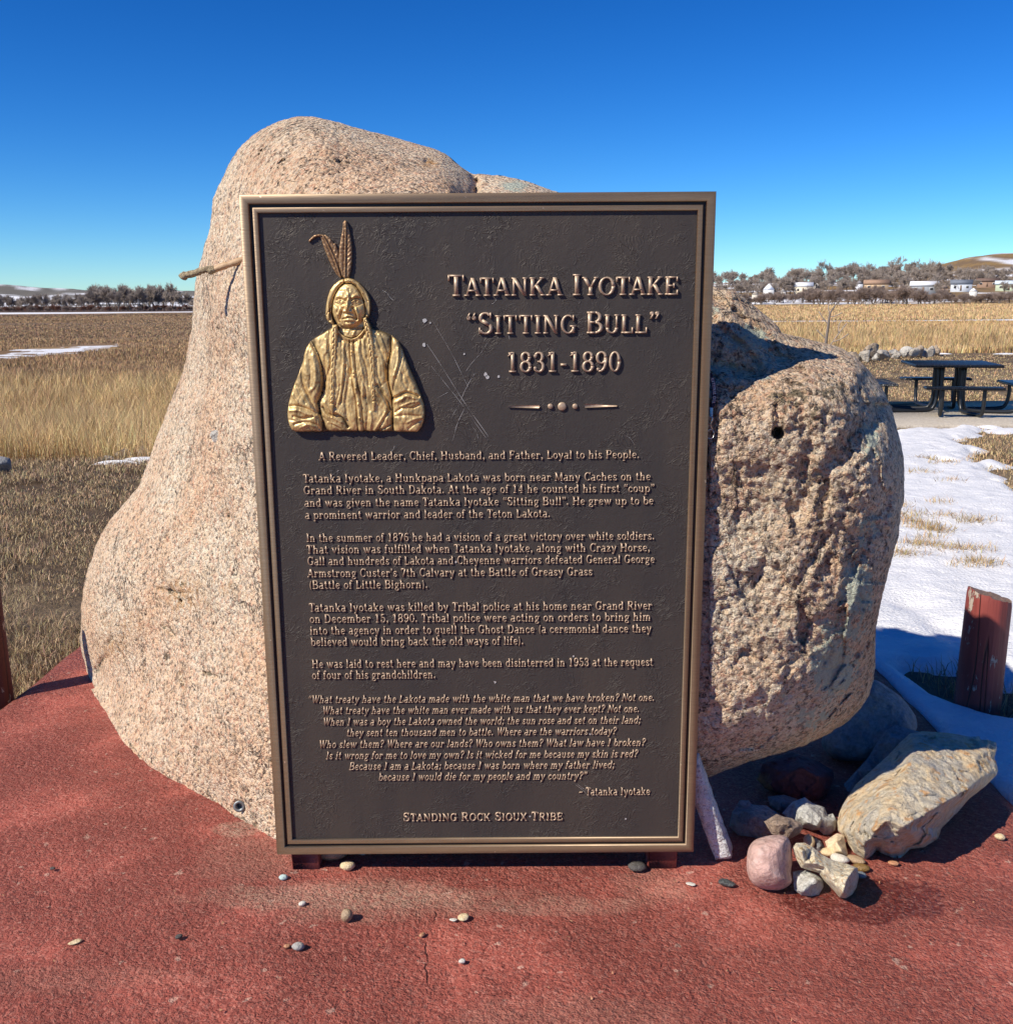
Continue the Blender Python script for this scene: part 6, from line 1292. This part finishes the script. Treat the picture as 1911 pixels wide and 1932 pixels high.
# sapling behind the boulder
g = ground(1552., 690., -.3); Y = 27.; sp_ = atY(1556., 668., Y); root = empty('bare_sapling', (sp_[0], Y, -.1)); tag(root, 'thin bare sapling rising behind the boulder shoulder against the golden field', 'tree')
L0 = np.array(root.location); mb = MB(); mb.tube(smooth_path([atY(u, v, Y)-L0 for u, v in [(1554, 680), (1557, 650), (1561, 620), (1563, 604), (1566, 590), (1574, 578), (1582, 567)]], 4), np.linspace(.045, .012, 25), 6); mb.build('trunk', M_bark, root, True)
mb = MB()
for pts in ([(1555, 668), (1570, 645), (1590, 618), (1597, 610)], [(1562, 612), (1552, 600), (1545, 588)], [(1565, 592), (1562, 578), (1566, 566)], [(1570, 645), (1585, 640), (1600, 630)], [(1558, 640), (1548, 630), (1540, 622)], [(1564, 598), (1575, 596), (1588, 590)], [(1582, 628), (1582, 615), (1586, 605)]):
    mb.tube(smooth_path([atY(u, v, Y)-L0 for u, v in pts], 4), .013, 5)
mb.build('branches', M_twig, root, True)
# conifers
M_con = mat_plain('dark_conifer', (.030, .045, .024), .9, 0, .3, 2)
def conifer(h, seed):
    r = np.random.default_rng(seed); root = empty('pine_tree'); mb = MB(); mb.tube([(0, 0, -.03*h), (0, 0, h*.5), (0, 0, h*.95)], [.03*h, .02*h, .004*h], 6); mb.build('trunk', M_bark, root, True); V = []; T = []
    for i in range(900):
        f = r.random()**.8; rad = .22*h*(1-f)+.01*h; a = r.uniform(0, 6.28); q = rad*r.uniform(.3, 1.); c = np.array([q*math.cos(a), q*math.sin(a), h*(.08+.9*f)-q*.35]); n = len(V)
        for _ in range(3): V.append(c+r.normal(0, .022*h, 3))
        T.append([n, n+1, n+2])
    mesh_np('crown', np.array(V), [np.array(T)], M_con, root); return root
for i, (u, v, px, lab) in enumerate(((1691, 546, 22, 'dark green conifer in front of the tan house on the hillside'), (1701, 512, 16, 'taller of two dark conifers on the ridge beside the tallest bare tree'), (1694, 513, 13, 'shorter of two dark conifers on the ridge beside the tallest bare tree'))):
    Y = Yhill(v) if v > 530 else 505.; c = conifer(px*Y/F, 7+i); tag(c, lab, 'tree', 'conifers on the hillside'); x = (u-CX)/F*Y; z = atY(float(u), float(v), Y)[2]; c.location = (x, Y, z)
# ------------------------------------------------------------------ houses on the hillside
M_rsnow = mat_plain('snowy_roof', (.80, .82, .86), .7); M_pane = mat_plain('window_glass', (.03, .035, .045), .15)
def house(u, v, wpx, hpx, wall, roof, label, rz=0., depth=.7, gable=.38):
    Y = Yhill(v)-40; w = wpx*Y/F; h = 1.2*hpx*Y/F; p = atY(float(u), float(v), Y); root = empty('house', p, rz); tag(root, label, 'house', 'houses on the hillside'); hw = h*(1-gable); d = w*depth
    mw = mat_plain('wall_paint', wall, .8, 0, .08, 1); mr = M_rsnow if roof == 'snow' else mat_plain('roof_shingles', roof, .8, 0, .15, 2)
    MB().box((0, 0, hw/2-1.3), (w, d, hw+2.6)).build('wall', mw, root)
    e = .04*w; V = [(-w/2-e, -d/2-e, hw-.05), (w/2+e, -d/2-e, hw-.05), (w/2+e, d/2+e, hw-.05), (-w/2-e, d/2+e, hw-.05), (-w/2-e, 0, h), (w/2+e, 0, h)]
    MB().add(V, [[0, 1, 5, 4], [2, 3, 4, 5], [1, 2, 5], [3, 0, 4], [0, 3, 2, 1]]).build('roof', mr, root)
    for k in (-.3, .28):
        f = MB().box((k*w, -d/2-.02, hw*.55), (w*.13, .06, hw*.36)).build('window', mat_w, root); MB().box((k*w, -d/2-.06, hw*.55), (w*.105, .04, hw*.29)).build('pane', M_pane, f)
    MB().box((-.02*w, -d/2-.03, hw*.40), (w*.075, .05, hw*.74)).build('door', M_door, root)
mat_w = mat_plain('window_trim', (.7, .7, .68), .6); M_door = mat_plain('door_paint', (.20, .13, .09), .6)
for a in ((1449, 559, 23, 19, (.70, .70, .68), 'snow', 'small white house with a snowy roof farthest left on the hillside'), (1515, 554, 32, 17, (.66, .60, .48), 'snow', 'cream house with a snow covered roof left of the brown brush'), (1588, 538, 19, 10, (.12, .11, .11), (.07, .06, .06), 'small dark house half hidden among trees'),
    (1641, 529, 38, 11, (.20, .12, .09), (.10, .07, .06), 'long dark brown house highest among the hillside trees'), (1652, 549, 42, 17, (.50, .37, .24), (.34, .22, .15), 'wide tan house with a brown roof in the middle of the village'), (1742, 553, 46, 18, (.26, .28, .31), 'snow', 'grey shed with a snowy roof behind the big spreading tree'),
    (1812, 549, 36, 17, (.50, .54, .60), (.16, .18, .22), 'blue-grey and white house right of the grey shed'), (1862, 541, 38, 13, (.26, .17, .12), (.15, .10, .08), 'low brown house on the upper right of the village'), (1903, 548, 46, 15, (.40, .46, .34), (.55, .62, .70), 'green house with a pale blue roof at the right edge'), (1476, 556, 12, 9, (.72, .70, .66), (.30, .28, .27), 'small white shed between the two leftmost houses'), (1697, 551, 16, 9, (.62, .55, .42), (.38, .30, .24), 'small cream house beside the dark conifer'),
    (1540, 541, 20, 13, (.62, .60, .55), 'snow', 'small snowy roofed house above the cream house on the left'), (1620, 543, 16, 11, (.60, .62, .66), (.22, .21, .22), 'small pale house between the dark house and the wide tan house'), (1718, 541, 18, 12, (.68, .66, .60), 'snow', 'small white house just left above the grey shed'), (1780, 552, 18, 12, (.42, .30, .22), (.20, .16, .14), 'small brown shed between the grey shed and the blue-grey house'), (1425, 562, 16, 10, (.55, .50, .42), (.30, .26, .22), 'low tan shed at the far left end of the village'), (1835, 556, 16, 10, (.66, .64, .60), 'snow', 'small white shed below the low brown house')):
    gab = a[2] < 24; house(*a[:4], a[4], a[5], a[6], rz=-math.atan2((a[0]-CX)/F, 1.)+rng.uniform(-.05, .05)+(math.pi/2 if gab else 0), depth=.8 if gab else .6, gable=.45 if gab else .36)
